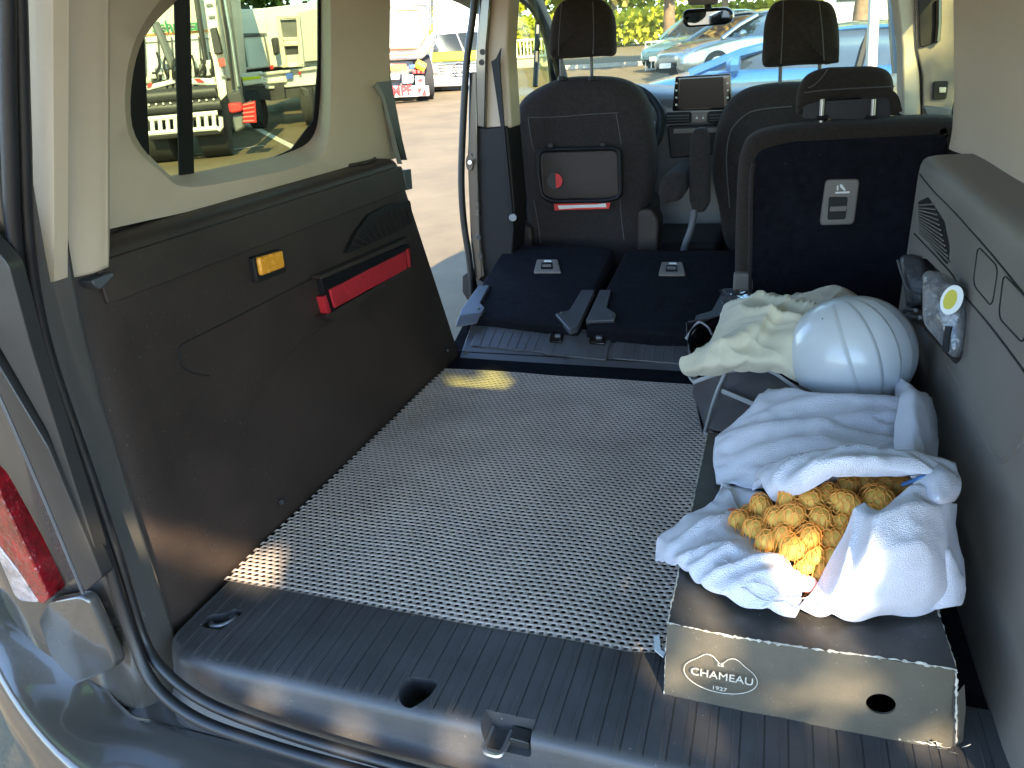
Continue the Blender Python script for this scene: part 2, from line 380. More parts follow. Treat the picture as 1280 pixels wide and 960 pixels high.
# ledge cup recess near the door
MB().tube(curve([(-.955 + .045 * math.cos(a * math.pi / 8), 1.62 + .075 * math.sin(a * math.pi / 8), .6145) for a in range(16)], 3, True), .0035, 6, True).build('ledge_rim', 'panel', lp)
MB().slab(curve([(-.955 + .043 * math.cos(a * math.pi / 8), 1.62 + .073 * math.sin(a * math.pi / 8), .6142) for a in range(16)], 3, True), (0, 0, -.002)).build('ledge_pad', 'panel_dark', lp)
# buckle hanging on the panel's front edge
MB().slab(rounded([PX(u, v, XL - .01) for u, v in ((505, 213), (514, 211), (516, 236), (508, 238))], .003), (-.03, 0, 0)).build('belt_clip', 'bracket', lp, bevel=.002)

# ---- quarter window, its trim and the glass
TP, TN = Vector((-.93, 0, .61)), Vector((1, 0, -.17))
GP = TP + Vector((-.055, 0, 0))
outer = [(137, 286), (220, 268), (310, 247), (420, 217), (506, 195), (487, 100), (488, 0), (490, -90), (300, -90), (137, -90), (137, 60), (137, 190)]
inner = [(205, 216), (236, 233), (310, 222), (385, 204), (409, 185), (414, 120), (414, 0), (414, -60), (300, -60), (222, -20), (166, 62), (161, 165)]
back = [(206, 213), (226, 218), (300, 204), (345, 194), (388, 172), (399, 120), (400, 0), (400, -50), (300, -50), (228, -4), (176, 58), (166, 158)]
def loopfill(name, loops, m, parent, per=6, **k):
    L = [curve(l, per, True) for l in loops]; n = len(L[0]); vs = [p for l in L for p in l]
    fs = [(j * n + i, j * n + (i + 1) % n, (j + 1) * n + (i + 1) % n, (j + 1) * n + i) for j in range(len(L) - 1) for i in range(n)]
    return add(name, vs, fs, m, parent, **k)
def lin(pts, per):   # straight-edged outline with the same number of points as curve()
    out = []; n = len(pts)
    for i in range(n):
        for k in range(per): out.append(Vector(pts[i]).lerp(Vector(pts[(i + 1) % n]), k / per))
    return out
def trim_left():
    per = 6
    o3 = lin([PP(u, v, TP, TN) for u, v in outer], per); i3 = curve([PP(u, v, TP, TN) for u, v in inner], per, True); b3 = curve([PP(u, v, GP, TN) for u, v in back], per, True)
    o0 = [p + Vector((-.08, 0, 0)) for p in o3]
    mid = [a.lerp(b, .965) + Vector((0.000, 0, 0)) for a, b in zip(o3, i3)]
    i4 = [a.lerp(b, .12) + Vector((-.003, 0, 0)) for a, b in zip(i3, b3)]
    L = [o0, o3, mid, [p + Vector((-.002, 0, 0)) for p in i3], i4, b3]; n = len(o3); vs = [p for l in L for p in l]
    fs = [(j * n + i, j * n + (i + 1) % n, (j + 1) * n + (i + 1) % n, (j + 1) * n + i) for j in range(len(L) - 1) for i in range(n)]
    return add('quarter_trim', vs, fs, 'beige', van, angle=50)
qt = trim_left()
gl = [PP(u, v, GP + Vector((-.004, 0, 0)), TN) for u, v in ((150, 240), (425, 225), (425, -80), (150, -80))]
qg = MB().slab(gl, (-.004, 0, 0)).build('quarter_window', 'glass_green', van, smooth=False)
def wslab(name, px, m, parent, off=.004, t=.003):
    return MB().slab([PP(u, v, GP + Vector((off, 0, 0)), TN) for u, v in px], (-t, 0, 0)).build(name, m, parent, smooth=False)
wslab('window_bar', [(217, -60), (236, -60), (243, 225), (225, 228)], 'black', qg)
wslab('window_band', [(150, -60), (180, 35), (187, 200), (200, 240), (150, 240)], 'black', qg)
wslab('window_band', [(335, 200), (365, 186), (392, 150), (398, 80), (398, -60), (425, -60), (425, 200)], 'black', qg)
# rear pillar trim, a rounded beige column
rows = []
for v in (-90, 0, 90, 180, 260, 318, 346):
    t = (300 - v) / 300 * .05; k = max(0, (v - 300) / 46)
    rows.append([PX(50 - (v > 300) * 2, v + 2, -.912 + t), PX(58, v + 2, -.892 + t), PX(72, v + 2, -.872 + t), PX(92, v + 1 * k, -.858 + t), PX(115, v - 4 * k, -.852 + t), PX(131, v - 10 * k, -.852 + t), PX(136.5, v - 13 * k, -.862 + t), PX(137, v - 14 * k, -.95 + t)])
vs, fs = patch(rows, 28, 24); 
MBp = add('pillar_trim', vs, fs, 'beige', van, angle=60, solid=.004, offs=1)
MB().tube(curve([PX(26 + 0, 97, -.9), PX(40, 98, -.885), PX(50, 101, -.875)], 4), .005, 8).build('trim_catch', 'beige', MBp)

MB().slab([PY(u, v, .672) for u, v in ((12, -70), (66, -70), (68, 352), (40, 356), (30, 280), (22, 100))], (0, .02, 0)).build('jamb_lining', 'beige', van)
# ---- door seal round the tailgate opening
def seal(px, y, r, name, flat=1.0, dz=0):
    ys = [y + .045] * 6 + [y + .038, y + .028, y + .012, y + .003] + [y] * 10
    pts = curve([PY(u, v, ys[i]) for i, (u, v) in enumerate(px)], 8)
    pts = pts + [Vector((-.25, y, pts[-1].z - .002)), Vector((.30, y, pts[-1].z)), Vector((.36, y, pts[-1].z + .05)), Vector((.375, y, .2)), Vector((.37, y, .6)), Vector((.30, y + .06, 1.0))]
    pts = [p for i, p in enumerate(pts) if i == 0 or (p - pts[i - 1]).length > .002]
    return MB().tube(pts, r, 10, flat=flat).build(name, 'rubber', van, angle=80)
outer_s = [(2, -60), (8, 0), (11, 150), (20, 320), (46, 440), (92, 570), (138, 710), (165, 795), (192, 855), (245, 898), (330, 930), (440, 962), (560, 992)]
inner_s = [(20, -60), (24, 0), (29, 150), (37, 320), (60, 440), (108, 580), (152, 710), (178, 795), (205, 838), (258, 878), (350, 914), (470, 950), (600, 985)]
seal(outer_s, .585, .0088, 'tailgate_seal')
seal(inner_s, .602, .0080, 'tailgate_seal')

# ---- body behind the seal: rear corner, lamp and bumper
def body_corner():
    rows = []
    for z, t in ((-.34, 0), (.1, 0), (.3, .0), (.5, .01), (.7, .045), (.9, .09), (1.1, .13)):
        rows.append([(-.87 + t, .70, z), (-.885 + t, .655, z), (-.90 + t, .632, z), (-.925 + t, .622, z), (-.955 + t, .618, z), (-.99 + t, .600, z), (-1.03 + t, .585, z), (-1.08 + t, .60, z), (-1.12 + t, .65, z), (-1.14 + t, .72, z), (-1.15 + t, .83, z)])
    vs, fs = patch(rows, 60, 30)
    o = add('rear_corner', vs, fs, 'paint', van, angle=80, solid=.012, offs=1)
    vs, fs = patch([[(-1.15, .83, z), (-1.185, 1.1, z), (-1.19, 1.5, z), (-1.19, 1.72, z)] for z in (-.45, -.1, .2, .45, .57)], 30, 16)
    add('body_side', vs, fs, 'paint', van, angle=80, solid=.012, offs=1)
    return o
rc = body_corner()
def yslab(name, px, m, parent, y, t=.03, r=.004, bev=.002, seg=4):
    return MB().slab(rounded([PY(u, v, y) for u, v in px], r, seg), (0, t, 0)).build(name, m, parent, bevel=bev)
# dark jamb strip, panel gap and lamp
yslab('jamb_cover', [(-60, 250), (10, 330), (40, 440), (120, 690), (118, 700), (60, 540), (-60, 330)], 'bumper_black', rc, .600, .02, r=.01)
yslab('jamb_cover', [(-80, 330), (0, 460), (60, 560), (128, 722), (106, 740), (0, 500), (-80, 400)], 'bumper_black', rc, .594, .02, r=.006)
tl = yslab('tail_lamp', [(-110, 480), (-50, 545), (-10, 598), (62, 748), (52, 757), (-14, 668), (-110, 560)], 'red_lamp', rc, .588, .03, r=.008)
yslab('lamp_lens', [(-110, 575), (-14, 668), (20, 712), (48, 754), (26, 752), (-14, 716), (-110, 620)], 'lamp_clear', tl, .586, .025, r=.006)
MB().tube(curve([PY(u, v, .578) for u, v in ((-40, 420), (0, 498), (50, 612), (104, 742))], 6), .0022, 6).build('panel_gap', 'bracket', rc)

cc_ = puff('corner_cover', rounded([PY(u, v, .594) for u, v in ((34, 800), (58, 752), (104, 744), (124, 786), (146, 834), (100, 854), (60, 864), (38, 850))], .02, 5), (-.2, -1, .1), .02, .005, 'paint', rc, bulge=.002)
def bumper():
    # plan outline of the upper edge, seen from above, then skirts below it
    rows = []
    plan = [(-1.17, 1.05), (-1.165, .80), (-1.14, .66), (-1.08, .555), (-1.0, .515), (-.86, .495), (-.6, .48), (-.28, .475), (.04, .48), (.3, .495), (.44, .515), (.53, .56), (.58, .66), (.6, .8), (.61, 1.05)]
    inn = [(-1.10, 1.05), (-1.095, .80), (-1.06, .70), (-1.00, .635), (-.93, .615), (-.84, .612), (-.6, .612), (-.28, .612), (.04, .612), (.3, .612), (.38, .615), (.45, .64), (.5, .70), (.53, .80), (.54, 1.05)]
    def mixr(f, dz, grow=0, z0=None):
        out = []
        for (x, y), (xi, yi) in zip(plan, inn):
            cz = -.105
            ax, ay = xi + (x - xi) * f, yi + (y - yi) * f
            side = min(1, max(0, abs(ax + .28) - .62) / .22)
            z = cz + dz + .25 * side * side * (3 - 2 * side)
            out.append((ax, ay, z))
        return out
    rows = [mixr(0, -.02), mixr(.0, 0.0), mixr(.5, -.004), mixr(.85, -.010), mixr(.97, -.022), mixr(1.02, -.05), mixr(1.08, -.12), mixr(1.05, -.30), mixr(.7, -.42)]
    vs, fs = patch(rows, 84, 32)
    return add('rear_bumper', vs, fs, 'paint', van, angle=80, solid=.006, offs=1)
bm_ = bumper()
MB().box((-1.0, .585, -.30), (-.80, .75, -.108)).build('sill_end', 'paint', van, bevel=.01)
MB().box((-.84, .60, -.30), (.36, .70, -.135)).build('rear_crossmember', 'bumper_black', van)
# ================================================================== seats, doors, dashboard (parts of the van)
def cpx(px, f, per=6): return curve([f(u, v) for u, v in px], per, True)
# ---- floor step behind the folded seats, with ribbed pads
HP, HN = Vector((0, 1.935, .012)), Vector((0, -.055, .10)).normalized()
def onh(u, v, d=0): return PP(u, v, HP + HN * d, HN)
hb = MB().slab(rounded([onh(u, v) for u, v in ((574, 447), (590, 403), (700, 409), (735, 412), (872, 420), (885, 470))], .008), (0, .02, -.05)).build('hinge_cover', 'hinge_lit', van, bevel=.004, bseg=3)
MB().hexa([(-.90, 1.93, -.05), (.33, 1.93, -.05), (.33, 1.93, .010), (-.90, 1.93, .010)], [(-.90, 2.06, -.05), (.33, 2.06, -.05), (.33, 2.06, .055), (-.90, 2.06, .055)]).build('floor_step', 'carpet', van)
for q in ([(588, 432), (598, 407), (690, 412), (677, 440)], [(765, 448), (771, 418), (868, 424), (866, 456)]):
    pd = MB().slab(rounded([onh(u, v, .005) for u, v in q], .006), -HN * .008).build('ribbed_pad', 'hinge_lit', hb, bevel=.002)
    n = 8
    for k in range(1, n):
        t = k / n; a = Vector(q[0]).lerp(Vector(q[3]), t); b = Vector(q[1]).lerp(Vector(q[2]), t)
        MB().tube([onh(*a.lerp(b, .06), .0055), onh(*a.lerp(b, .94), .0055)], .0016, 5).build('rib', 'hinge_lit', pd)
MB().cyl(onh(709, 447, -.004), onh(709, 447, .003), .009, 16).build('cap', 'panel_dark', hb, bevel=.001)
MB().cyl(onh(582, 441, -.004), onh(582, 441, .003), .007, 16).build('cap', 'black', hb, bevel=.001)
for q in ([(676, 441), (690, 407), (704, 408), (690, 443)], [(690, 443), (702, 414), (765, 419), (757, 450)]):
    MB().slab(rounded([onh(u, v, .008) for u, v in q], .004), -HN * .02).build('hinge_block', 'hinge_lit', hb, bevel=.002)
for q in ([(686, 426), (695, 398), (709, 399), (702, 427)], [(736, 428), (742, 401), (762, 402), (756, 430)]):
    o = MB().slab(rounded([onh(u, v, .016) for u, v in q], .004), -HN * .03).build('hinge_latch', 'blackgloss', hb, bevel=.002)
    c = onh((q[0][0] + q[2][0]) / 2, q[0][1] - 6, .02); MB().cyl(c + Vector((-.008, 0, 0)), c + Vector((.008, 0, 0)), .007, 12).build('latch_pin', 'steel_dark', o)

# ---- two folded rear seats
FP, FN = Vector((-.7, 2.03, .10)), Vector((0, -.115, .47)).normalized()
def onf(u, v, d=0): return PP(u, v, FP + FN * d, FN)
def folded(px, handle, parent, lab):
    o = puff('folded_seat', rounded([onf(u, v) for u, v in px], .014, 5), FN, .11, .011, 'seat_carpet', parent, bulge=.003, noise_amp=.003)
    label(o, lab)
    hx, hy = handle
    pl = puff('handle_plate', rounded([onf(hx + a, hy + b, .009) for a, b in ((-13, -7), (13, -7), (17, 9), (-17, 9))], .006, 4), FN, .012, .003, 'panel_grey_lit', o)
    cutq = [(-7, -3), (6, -3), (7, 5), (-8, 5)]
    MB().slab(rounded([onf(hx + a, hy + b, .0105) for a, b in cutq], .002), -FN * .003).build('handle_recess', 'black', pl)
    MB().slab([onf(hx + a, hy + b, .0125) for a, b in ((-6, -1), (5, -1), (5, 2), (-6, 2))], -FN * .003).build('handle_lever', 'panel_grey_lit', pl, bevel=.001)
    MB().slab([onf(hx + a, hy + b, .0098) for a, b in ((-3, -6), (4, -6), (6, -4), (-4, -4))], -FN * .001).build('handle_icon', 'white_print', pl)
    return o
fs1 = folded([(577, 393), (633, 306), (700, 306), (768, 310), (722, 408), (640, 400)], (684, 331), van, 'navy black carpeted back of the folded rear seat beside the side door')
fs2 = folded([(731, 409), (783, 311), (850, 312), (925, 312), (925, 418), (820, 416)], (840, 334), van, 'navy black carpeted back of the folded middle rear seat')
MB().box((-.91, 2.05, -.02), (.33, 2.62, .045)).build('seat_base', 'panel_dark', van, bevel=.01)
def bracket(px, m, parent, d=.006):
    return MB().slab(rounded([onf(u, v, d) for u, v in px], .006), -FN * .02).build('hinge_bracket', m, parent, bevel=.002)
b1 = bracket([(598, 357), (612, 356), (600, 378), (606, 384), (602, 391), (574, 394), (576, 387)], 'bracket', fs1, .010)
MB().hexa([onf(574, 394, .01), onf(602, 391, .01), onf(596, 405, -.01), onf(569, 409, -.01)], [onf(574, 394, -.01), onf(602, 391, -.01), onf(596, 405, -.04), onf(569, 409, -.04)]).build('hinge_arm', 'bracket', fs1, bevel=.003)
b2 = bracket([(727, 362), (743, 362), (722, 408), (712, 412), (694, 392), (712, 387)], 'hinge_lit', fs1, .009)
b3 = bracket([(750, 362), (764, 362), (758, 384), (770, 392), (768, 400), (732, 401)], 'hinge_lit', fs2, .010)
b4 = bracket([(905, 360), (925, 360), (925, 410), (868, 402), (870, 394), (890, 388)], 'hinge_lit', fs2, .010)
for b, u, v in ((b1, 598, 385), (b2, 702, 391), (b3, 764, 394), (b4, 876, 398)):
    c = onf(u, v, .011); MB().cyl(c - FN * .003, c + FN * .003, .005, 10).build('bolt', 'steel_dark', b, bevel=.001)

# ---- driver's seat
def onY(y): return lambda u, v: PY(u, v, y)
def seat_seam(px, y, parent, m='stitch', r=.0016): MB().tube(curve([PY(u, v, y) for u, v in px], 6), r, 5).build('seam', m, parent)
ds = puff('driver_seat', cpx([(639, 195), (640, 150), (652, 122), (690, 101), (727, 96), (772, 99), (800, 116), (812, 150), (818, 195), (815, 235), (806, 270), (800, 320), (760, 345), (690, 345), (660, 320), (655, 270), (645, 232)], onY(2.64)), (0, -1, 0), .13, .045, 'fabric', van, bulge=.012)
label(ds, "black fabric driver's seat with a tray table on its back")
hr = puff('headrest', cpx([(683, 55), (688, 20), (700, 0), (722, -4), (750, -2), (763, 15), (766, 45), (764, 66), (745, 68), (700, 71), (686, 70)], onY(2.62)), (0, -1, .1), .10, .035, 'fabric_brown', ds, bulge=.010)
for u in (702, 740): MB().cyl(PY(u, 102, 2.70), PY(u - 1, 60, 2.69), .006, 10).build('headrest_rod', 'steel_dark', ds)
for u in (703, 741): MB().cyl(PY(u, 101, 2.66), PY(u, 95, 2.66), .016, 12).build('rod_guide', 'black', ds, bevel=.002)
seat_seam([(702, 4), (699, 40), (698, 70)], 2.598, ds); seat_seam([(741, 2), (742, 40), (741, 68)], 2.598, ds)
seat_seam([(660, 147), (700, 146), (735, 143), (772, 141)], 2.632, ds); seat_seam([(660, 147), (664, 175), (668, 190)], 2.632, ds); seat_seam([(770, 142), (774, 165), (776, 180)], 2.632, ds)
seat_seam([(667, 250), (672, 275), (676, 305)], 2.636, ds); seat_seam([(775, 250), (777, 275), (780, 300)], 2.636, ds)
# tray table with bent tube frame
tr = puff('tray_table', rounded([PY(u, v, 2.605) for u, v in ((675, 190), (772, 187), (774, 246), (765, 249), (683, 250), (678, 240))], .03, 6), (0, -1, 0), .02, .006, 'panel', ds, bulge=.002)
MB().tube([p for p in rounded([PY(u, v, 2.594) for u, v in ((672, 215), (674, 188), (774, 185), (776, 246), (760, 251), (690, 252), (677, 245))], .03, 6)], .008, 8, True).build('tray_frame', 'black', tr)
for u, v in ((688, 182), (753, 181)):
    MB().cyl(PY(u, v, 2.63), PY(u, v, 2.596), .010, 12).build('tray_knob', 'black', tr, bevel=.002)
cup = MB().cyl(PY(694, 226, 2.62), PY(694, 226, 2.5965), .030, 28).build('cup_hole', 'black', tr, bevel=.001)
MB().slab([PY(694, 226, 2.594) + Vector((.026 * math.cos(a), 0, .026 * math.sin(a))) for a in [math.radians(-86 + 172 * k / 12) for k in range(13)]], (0, .0012, 0)).build('red_card', 'red_print', cup)
brc = MB().slab([PY(u, v, 2.612) for u, v in ((692, 254), (763, 252), (761, 261), (693, 263))], (0, .006, 0)).build('brochure', 'red_print', None, bevel=.0008)
tag(brc, "thin red and white brochure in the driver's seat back pocket under the tray table", 'brochure')
MB().slab([PY(u, v, 2.6105) for u, v in ((697, 257), (745, 255.5), (757, 254), (758, 259), (720, 260), (699, 261.5))], (0, .001, 0)).build('white_stripe', 'white_print', brc)
for q in ([(647, 280), (664, 282), (668, 330), (650, 330)], [(796, 262), (814, 260), (824, 275), (822, 318), (796, 320)]):
    puff('seat_trim', rounded([PY(u, v, 2.62) for u, v in q], .02, 5), (0, -1, 0), .12, .012, 'panel', ds)
MB().box((-.86, 2.70, .02), (-.42, 3.1, .30)).build('seat_cushion', 'fabric', ds, bevel=.04, bseg=4)
arm = puff('armrest', rounded([PY(u, v, 2.60) for u, v in ((822, 246), (826, 222), (842, 214), (856, 218), (858, 240), (850, 252), (828, 256))], .02, 5), (0, -1, 0), .30, .02, 'fabric', ds)

# ---- front passenger seat
ps = puff('passenger_seat', cpx([(889, 215), (893, 170), (905, 135), (925, 115), (955, 106), (1000, 103), (1045, 106), (1078, 120), (1090, 160), (1094, 230), (1080, 320), (1000, 345), (915, 320), (897, 260)], onY(2.70)), (0, -1, 0), .13, .05, 'fabric', van, bulge=.012)
label(ps, 'black fabric front passenger seat beside the folded middle seat')
puff('headrest', cpx([(953, 60), (956, 25), (966, 3), (985, -3), (1015, -3), (1040, 3), (1049, 30), (1050, 70), (1044, 77), (1000, 79), (962, 82), (953, 78)], onY(2.66)), (0, -1, .1), .10, .035, 'fabric_brown', ps, bulge=.010)
for u in (975, 1024): MB().cyl(PY(u, 108, 2.74), PY(u + 1, 70, 2.73), .006, 10).build('headrest_rod', 'steel_dark', ps)
seat_seam([(979, 2), (978, 40), (976, 80)], 2.64, ps); seat_seam([(1024, 2), (1028, 40), (1030, 76)], 2.64, ps)
seat_seam([(912, 260), (908, 200), (913, 165), (930, 145), (950, 137), (990, 133)], 2.690, ps, 'stitch', .0022)
puff('armrest', rounded([PY(u, v, 2.62) for u, v in ((862, 172), (868, 161), (882, 160), (886, 172), (887, 255), (880, 266), (866, 266), (861, 250))], .012, 5), (0, -1, 0), .06, .012, 'fabric', ps)
MB().box((-.12, 2.78, .02), (.32, 3.1, .30)).build('seat_cushion', 'fabric', ps, bevel=.04, bseg=4)
MB().tube(curve([PY(u, v, 2.62) for u, v in ((868, 262), (864, 285), (857, 305), (852, 325))], 5), .012, 8, flat=.5).build('seat_rail', 'bracket', ps)

# ---- upright rear seat on the right
us = puff('upright_seat', cpx([(918, 330), (921, 230), (926, 190), (940, 170), (975, 160), (1040, 154), (1120, 149), (1190, 147), (1203, 155), (1205, 190), (1190, 300), (1170, 385), (1060, 400), (940, 385), (920, 370)], onY(2.12), 8), (0, -1, 0), .13, .035, 'fabric_brown', van)
label(us, 'upright black rear seat with grey release handle on its back')
puff('back_panel', rounded([PY(u, v, 2.108) for u, v in ((936, 392), (938, 230), (944, 190), (985, 178), (1185, 168), (1180, 300), (1160, 398))], .03, 6), (0, -1, 0), .02, .008, 'seat_carpet', us)
hd = puff('release_handle', rounded([PY(u, v, 2.098) for u, v in ((1032, 225), (1075, 224), (1068, 278), (1064, 281), (1026, 282), (1025, 276))], .012, 5), (0, -1, 0), .016, .004, 'panel_grey_lit', us)
MB().slab(rounded([PY(u, v, 2.0973) for u, v in ((1036, 246), (1060, 246), (1057, 274), (1034, 275))], .006), (0, .001, 0)).build('handle_recess', 'black', hd)
MB().slab(rounded([PY(u, v, 2.0965) for u, v in ((1038, 258), (1059, 257), (1057, 263), (1037, 264))], .002), (0, -.006, 0)).build('handle_lever', 'panel_grey_lit', hd, bevel=.002)
for q in ([(1046, 232), (1048, 232), (1048, 238), (1046, 238)], [(1050, 230), (1053, 231), (1057, 237), (1056, 239), (1050, 234)], [(1044, 240), (1062, 239), (1062, 241.5), (1044, 242)]):
    MB().slab([PY(u, v, 2.0968) for u, v in q], (0, .0005, 0)).build('handle_icon', 'white_print', hd)
MB().tube(curve([PY(u, v, 2.103) for u, v in ((937, 395), (938, 300), (939, 230), (942, 205))], 4), .006, 6).build('seat_edge', 'fabric', us)
# horseshoe head restraint pushed down on the seat top
uh = puff('headrest', rounded([PY(u, v, 2.19) for u, v in ((995, 147), (997, 112), (1008, 92), (1030, 84), (1095, 82), (1112, 88), (1118, 100), (1119, 150), (1112, 150), (1112, 120), (1020, 127), (1002, 132), (1002, 148)) if v < 128 or u < 1000 or u > 1115], .02, 5), (0, -1, .05), .11, .02, 'fabric_brown', us)
MB().slab(rounded([PY(u, v, 2.183) for u, v in ((1003, 148), (1004, 133), (1022, 127), (1108, 122), (1113, 126), (1113, 150))], .008), (0, .06, 0)).build('headrest_hollow', 'black', us)
for u in (1026, 1090): MB().cyl(PY(u, 158, 2.165), PY(u + 2, 124, 2.165), .006, 10).build('headrest_rod', 'steel', us)
for u in (1021, 1082): MB().cyl(PY(u, 148, 2.16), PY(u + 14, 147, 2.16), .006, 8).build('rod_guide', 'black', us)
seat_seam([(1010, 110), (1018, 106), (1028, 96), (1035, 86)], 2.176, us); seat_seam([(1005, 116), (1040, 112), (1118, 108)], 2.182, us)
MB().box((-.07, 2.22, .02), (.34, 2.62, .28)).build('seat_cushion', 'fabric', us, bevel=.04, bseg=4)
puff('seat_foot', rounded([PY(u, v, 2.10) for u, v in ((917, 342), (938, 342), (941, 352), (941, 364), (916, 364))], .006, 4), (0, -1, 0), .03, .006, 'panel_grey_lit', us)

# ---- left door pillar
bp = MB().slab([PY(u, v, 2.42) for u, v in ((612, -40), (640, -40), (634, 60), (640, 160), (634, 160), (606, 160), (606, 60))], (0, .10, 0)).build('door_pillar', 'beige', van, bevel=.008, bseg=3)
MB().slab([PY(u, v, 2.415) for u, v in ((594, 158), (606, 160), (634, 157), (644, 260), (640, 330), (606, 355), (598, 350), (594, 250))], (0, .14, 0)).build('pillar_lower_trim', 'panel_dark', bp, bevel=.006, bseg=3)
MB().slab([PY(u, v, 2.40) for u, v in ((602, -40), (616, -40), (608, 60), (606, 160), (596, 158), (594, 80), (597, 30))], (0, .10, 0)).build('pillar_steel', 'paint', bp, bevel=.004)
MB().slab([PY(u, v, 2.40) for u, v in ((586, 90), (596, 90), (597, 200), (600, 300), (606, 345), (597, 352), (588, 300), (584, 200))], (0, .10, 0)).build('pillar_steel', 'paint', bp, bevel=.004)
MB().slab([PY(u, v, 2.398) for u, v in ((588, 300), (598, 290), (603, 345), (598, 352), (593, 345))], (0, .04, 0)).build('pillar_bracket', 'paint', bp, bevel=.003)
MB().tube(curve([PY(u, v, 2.385) for u, v in ((597, -40), (591, 20), (584, 70), (580, 130), (577, 200), (577, 240), (580, 280), (586, 320), (589, 350), (591, 385))], 6), .012, 10).build('door_seal', 'rubber', bp)
MB().slab(rounded([PY(u, v, 2.38) for u, v in ((578, 345), (588, 338), (594, 372), (586, 378), (578, 365))], .006), (0, .04, 0)).build('door_buffer', 'rubber', bp, bevel=.003)
st = MB().cyl(PY(587, 203, 2.36), PY(587, 203, 2.40), .007, 10).build('door_striker', 'steel', bp)
MB().slab(curve([PY(587 + 6 * math.cos(a) * .8, 203 + 11 * math.sin(a), 2.392) for a in [k * math.pi / 5 for k in range(10)]], 2, True), (0, .01, 0)).build('striker_plate', 'paint', st, bevel=.001)
for u, v in ((603, 65), (602, 78), (598, 297), (600, 320)): MB().cyl(PY(u, v, 2.40), PY(u, v, 2.396), .009, 12).build('pillar_cap', 'rubber', bp)
MB().slab([PY(u, v, 2.40) for u, v in ((614, 77), (620, 73), (626, 60), (624, 78), (630, 158), (640, 260), (642, 290), (637, 290), (626, 160), (616, 90))], (0, .008, 0)).build('seat_belt', 'black', bp)
MB().cyl(PY(641, 272, 2.37), PY(641, 272, 2.40), .014, 14).build('belt_anchor', 'steel_dark', bp, bevel=.002)
# ---- belt at the rear edge of the door opening
sb = MB().slab([PX(u, v, -.90) for u, v in ((469, 100), (476, 94), (487, 70), (489, 100), (503, 175), (509, 200), (503, 200), (478, 118))], (-.01, 0, 0)).build('seat_belt', 'rubber', van)
MB().slab([PX(u, v, -.885) for u, v in ((472, 104), (480, 118), (500, 195), (503, 205), (498, 205), (478, 124), (468, 108))], (-.003, 0, 0)).build('belt_webbing', 'panel_grey_lit', sb)

# ---- left front door: window frame, glass, mirror, door card
fr = MB().tube(curve([PX(u, v, -.99) for u, v in ((631, -30), (650, -8), (664, 4), (676, 25), (686, 55), (690, 85), (694, 125))], 6), .03, 8, flat=.6).build('window_frame', 'rubber', van)
MB().tube([PX(672, 28, -1.0), PX(671, 60, -1.0), PX(669, 108, -1.0)], .012, 8).build('quarter_bar', 'rubber', fr)
MB().slab([PX(u, v, -1.01) for u, v in ((612, -30), (655, -30), (690, 30), (697, 110), (697, 160), (625, 160))], (-.004, 0, 0)).build('door_glass', 'glass_side', fr, smooth=False)
MB().slab([PX(u, v, -.98) for u, v in ((618, 158), (700, 150), (700, 380), (612, 400))], (-.06, 0, 0)).build('door_card', 'panel', van, bevel=.006)
om = puff('door_mirror', rounded([PX(u, v, -1.13) for u, v in ((616, 100), (636, 99), (642, 105), (645, 130), (640, 158), (614, 160))], .03, 5), (.35, -1, 0), .10, .02, 'blackgloss', van)
MB().slab(rounded([PX(u, v, -1.115) for u, v in ((617, 105), (634, 103), (638, 112), (639, 135), (634, 152), (616, 154))], .02), (.0, .003, 0)).build('mirror_glass', mat('mirror', (.75, .85, .9), .03, metal=1), om)
# A pillar and headliner
MB().tube(curve([PX(655, -25, -.93), PX(672, 5, -.93), PX(690, 48, -.93), PX(700, 85, -.94), PX(706, 110, -.95)], 6), [.035] * 25, 8, flat=.7).build('windscreen_pillar', 'black', van)

# ---- dashboard and windscreen
dsh = []
for x in [-1.0, -.8, -.6, -.4, -.28, -.1, .1, .3, .44]:
    k = .03 * math.exp(-((x + .63) / .2) ** 2)
    dsh.append([(x, 3.10, .05), (x, 3.10, .40), (x, 3.08, .56), (x, 3.09, .625 + k), (x, 3.14, .655 + k), (x, 3.28, .672 + k), (x, 3.5, .665), (x, 3.75, .63)])
vs, fs = patch(dsh, 28, 40); db = add('dashboard', vs, fs, mat('dash', (.10, .105, .115), .3, bump=.2, bscale=700, spec=.7), van, angle=70)
fy = 3.06
sc = puff('display', rounded([PY(u, v, fy) for u, v in ((844, 96), (913, 92), (915, 137), (840, 139))], .008, 4), (0, -1, 0), .03, .004, 'blackgloss', db)
MB().slab([PY(u, v, fy - .001) for u, v in ((850, 99), (904, 96), (905, 134), (848, 136))], (0, -.001, 0)).build('display_pane', 'screen', sc)
for k in range(4):
    for u in (845.5, 909.5): MB().slab([PY(u + a, 104 + k * 9 + b, fy - .001) for a, b in ((-1.2, -1.2), (1.2, -1.2), (1.2, 1.2), (-1.2, 1.2))], (0, -.0008, 0)).build('display_key', 'white_print', sc)
for q in ([(832, 141), (863, 140), (863, 154), (831, 155)], [(885, 140), (916, 138), (916, 153), (885, 154)]):
    vt = puff('air_vent', rounded([PY(u, v, 3.05) for u, v in q], .008, 4), (0, -1, 0), .04, .004, 'panel_dark', db)
    for k in (0.3, .55, .8):
        a = Vector(q[0]).lerp(Vector(q[3]), k); b = Vector(q[1]).lerp(Vector(q[2]), k)
        MB().tube([PY(a.x + 2, a.y, 3.045), PY(b.x - 2, b.y, 3.045)], .0022, 5).build('vent_blade', 'steel_dark', vt)
puff('switch_panel', rounded([PY(u, v, 3.05) for u, v in ((865, 141), (884, 140), (884, 153), (865, 154))], .004, 4), (0, -1, 0), .03, .003, 'panel_grey_lit', db)
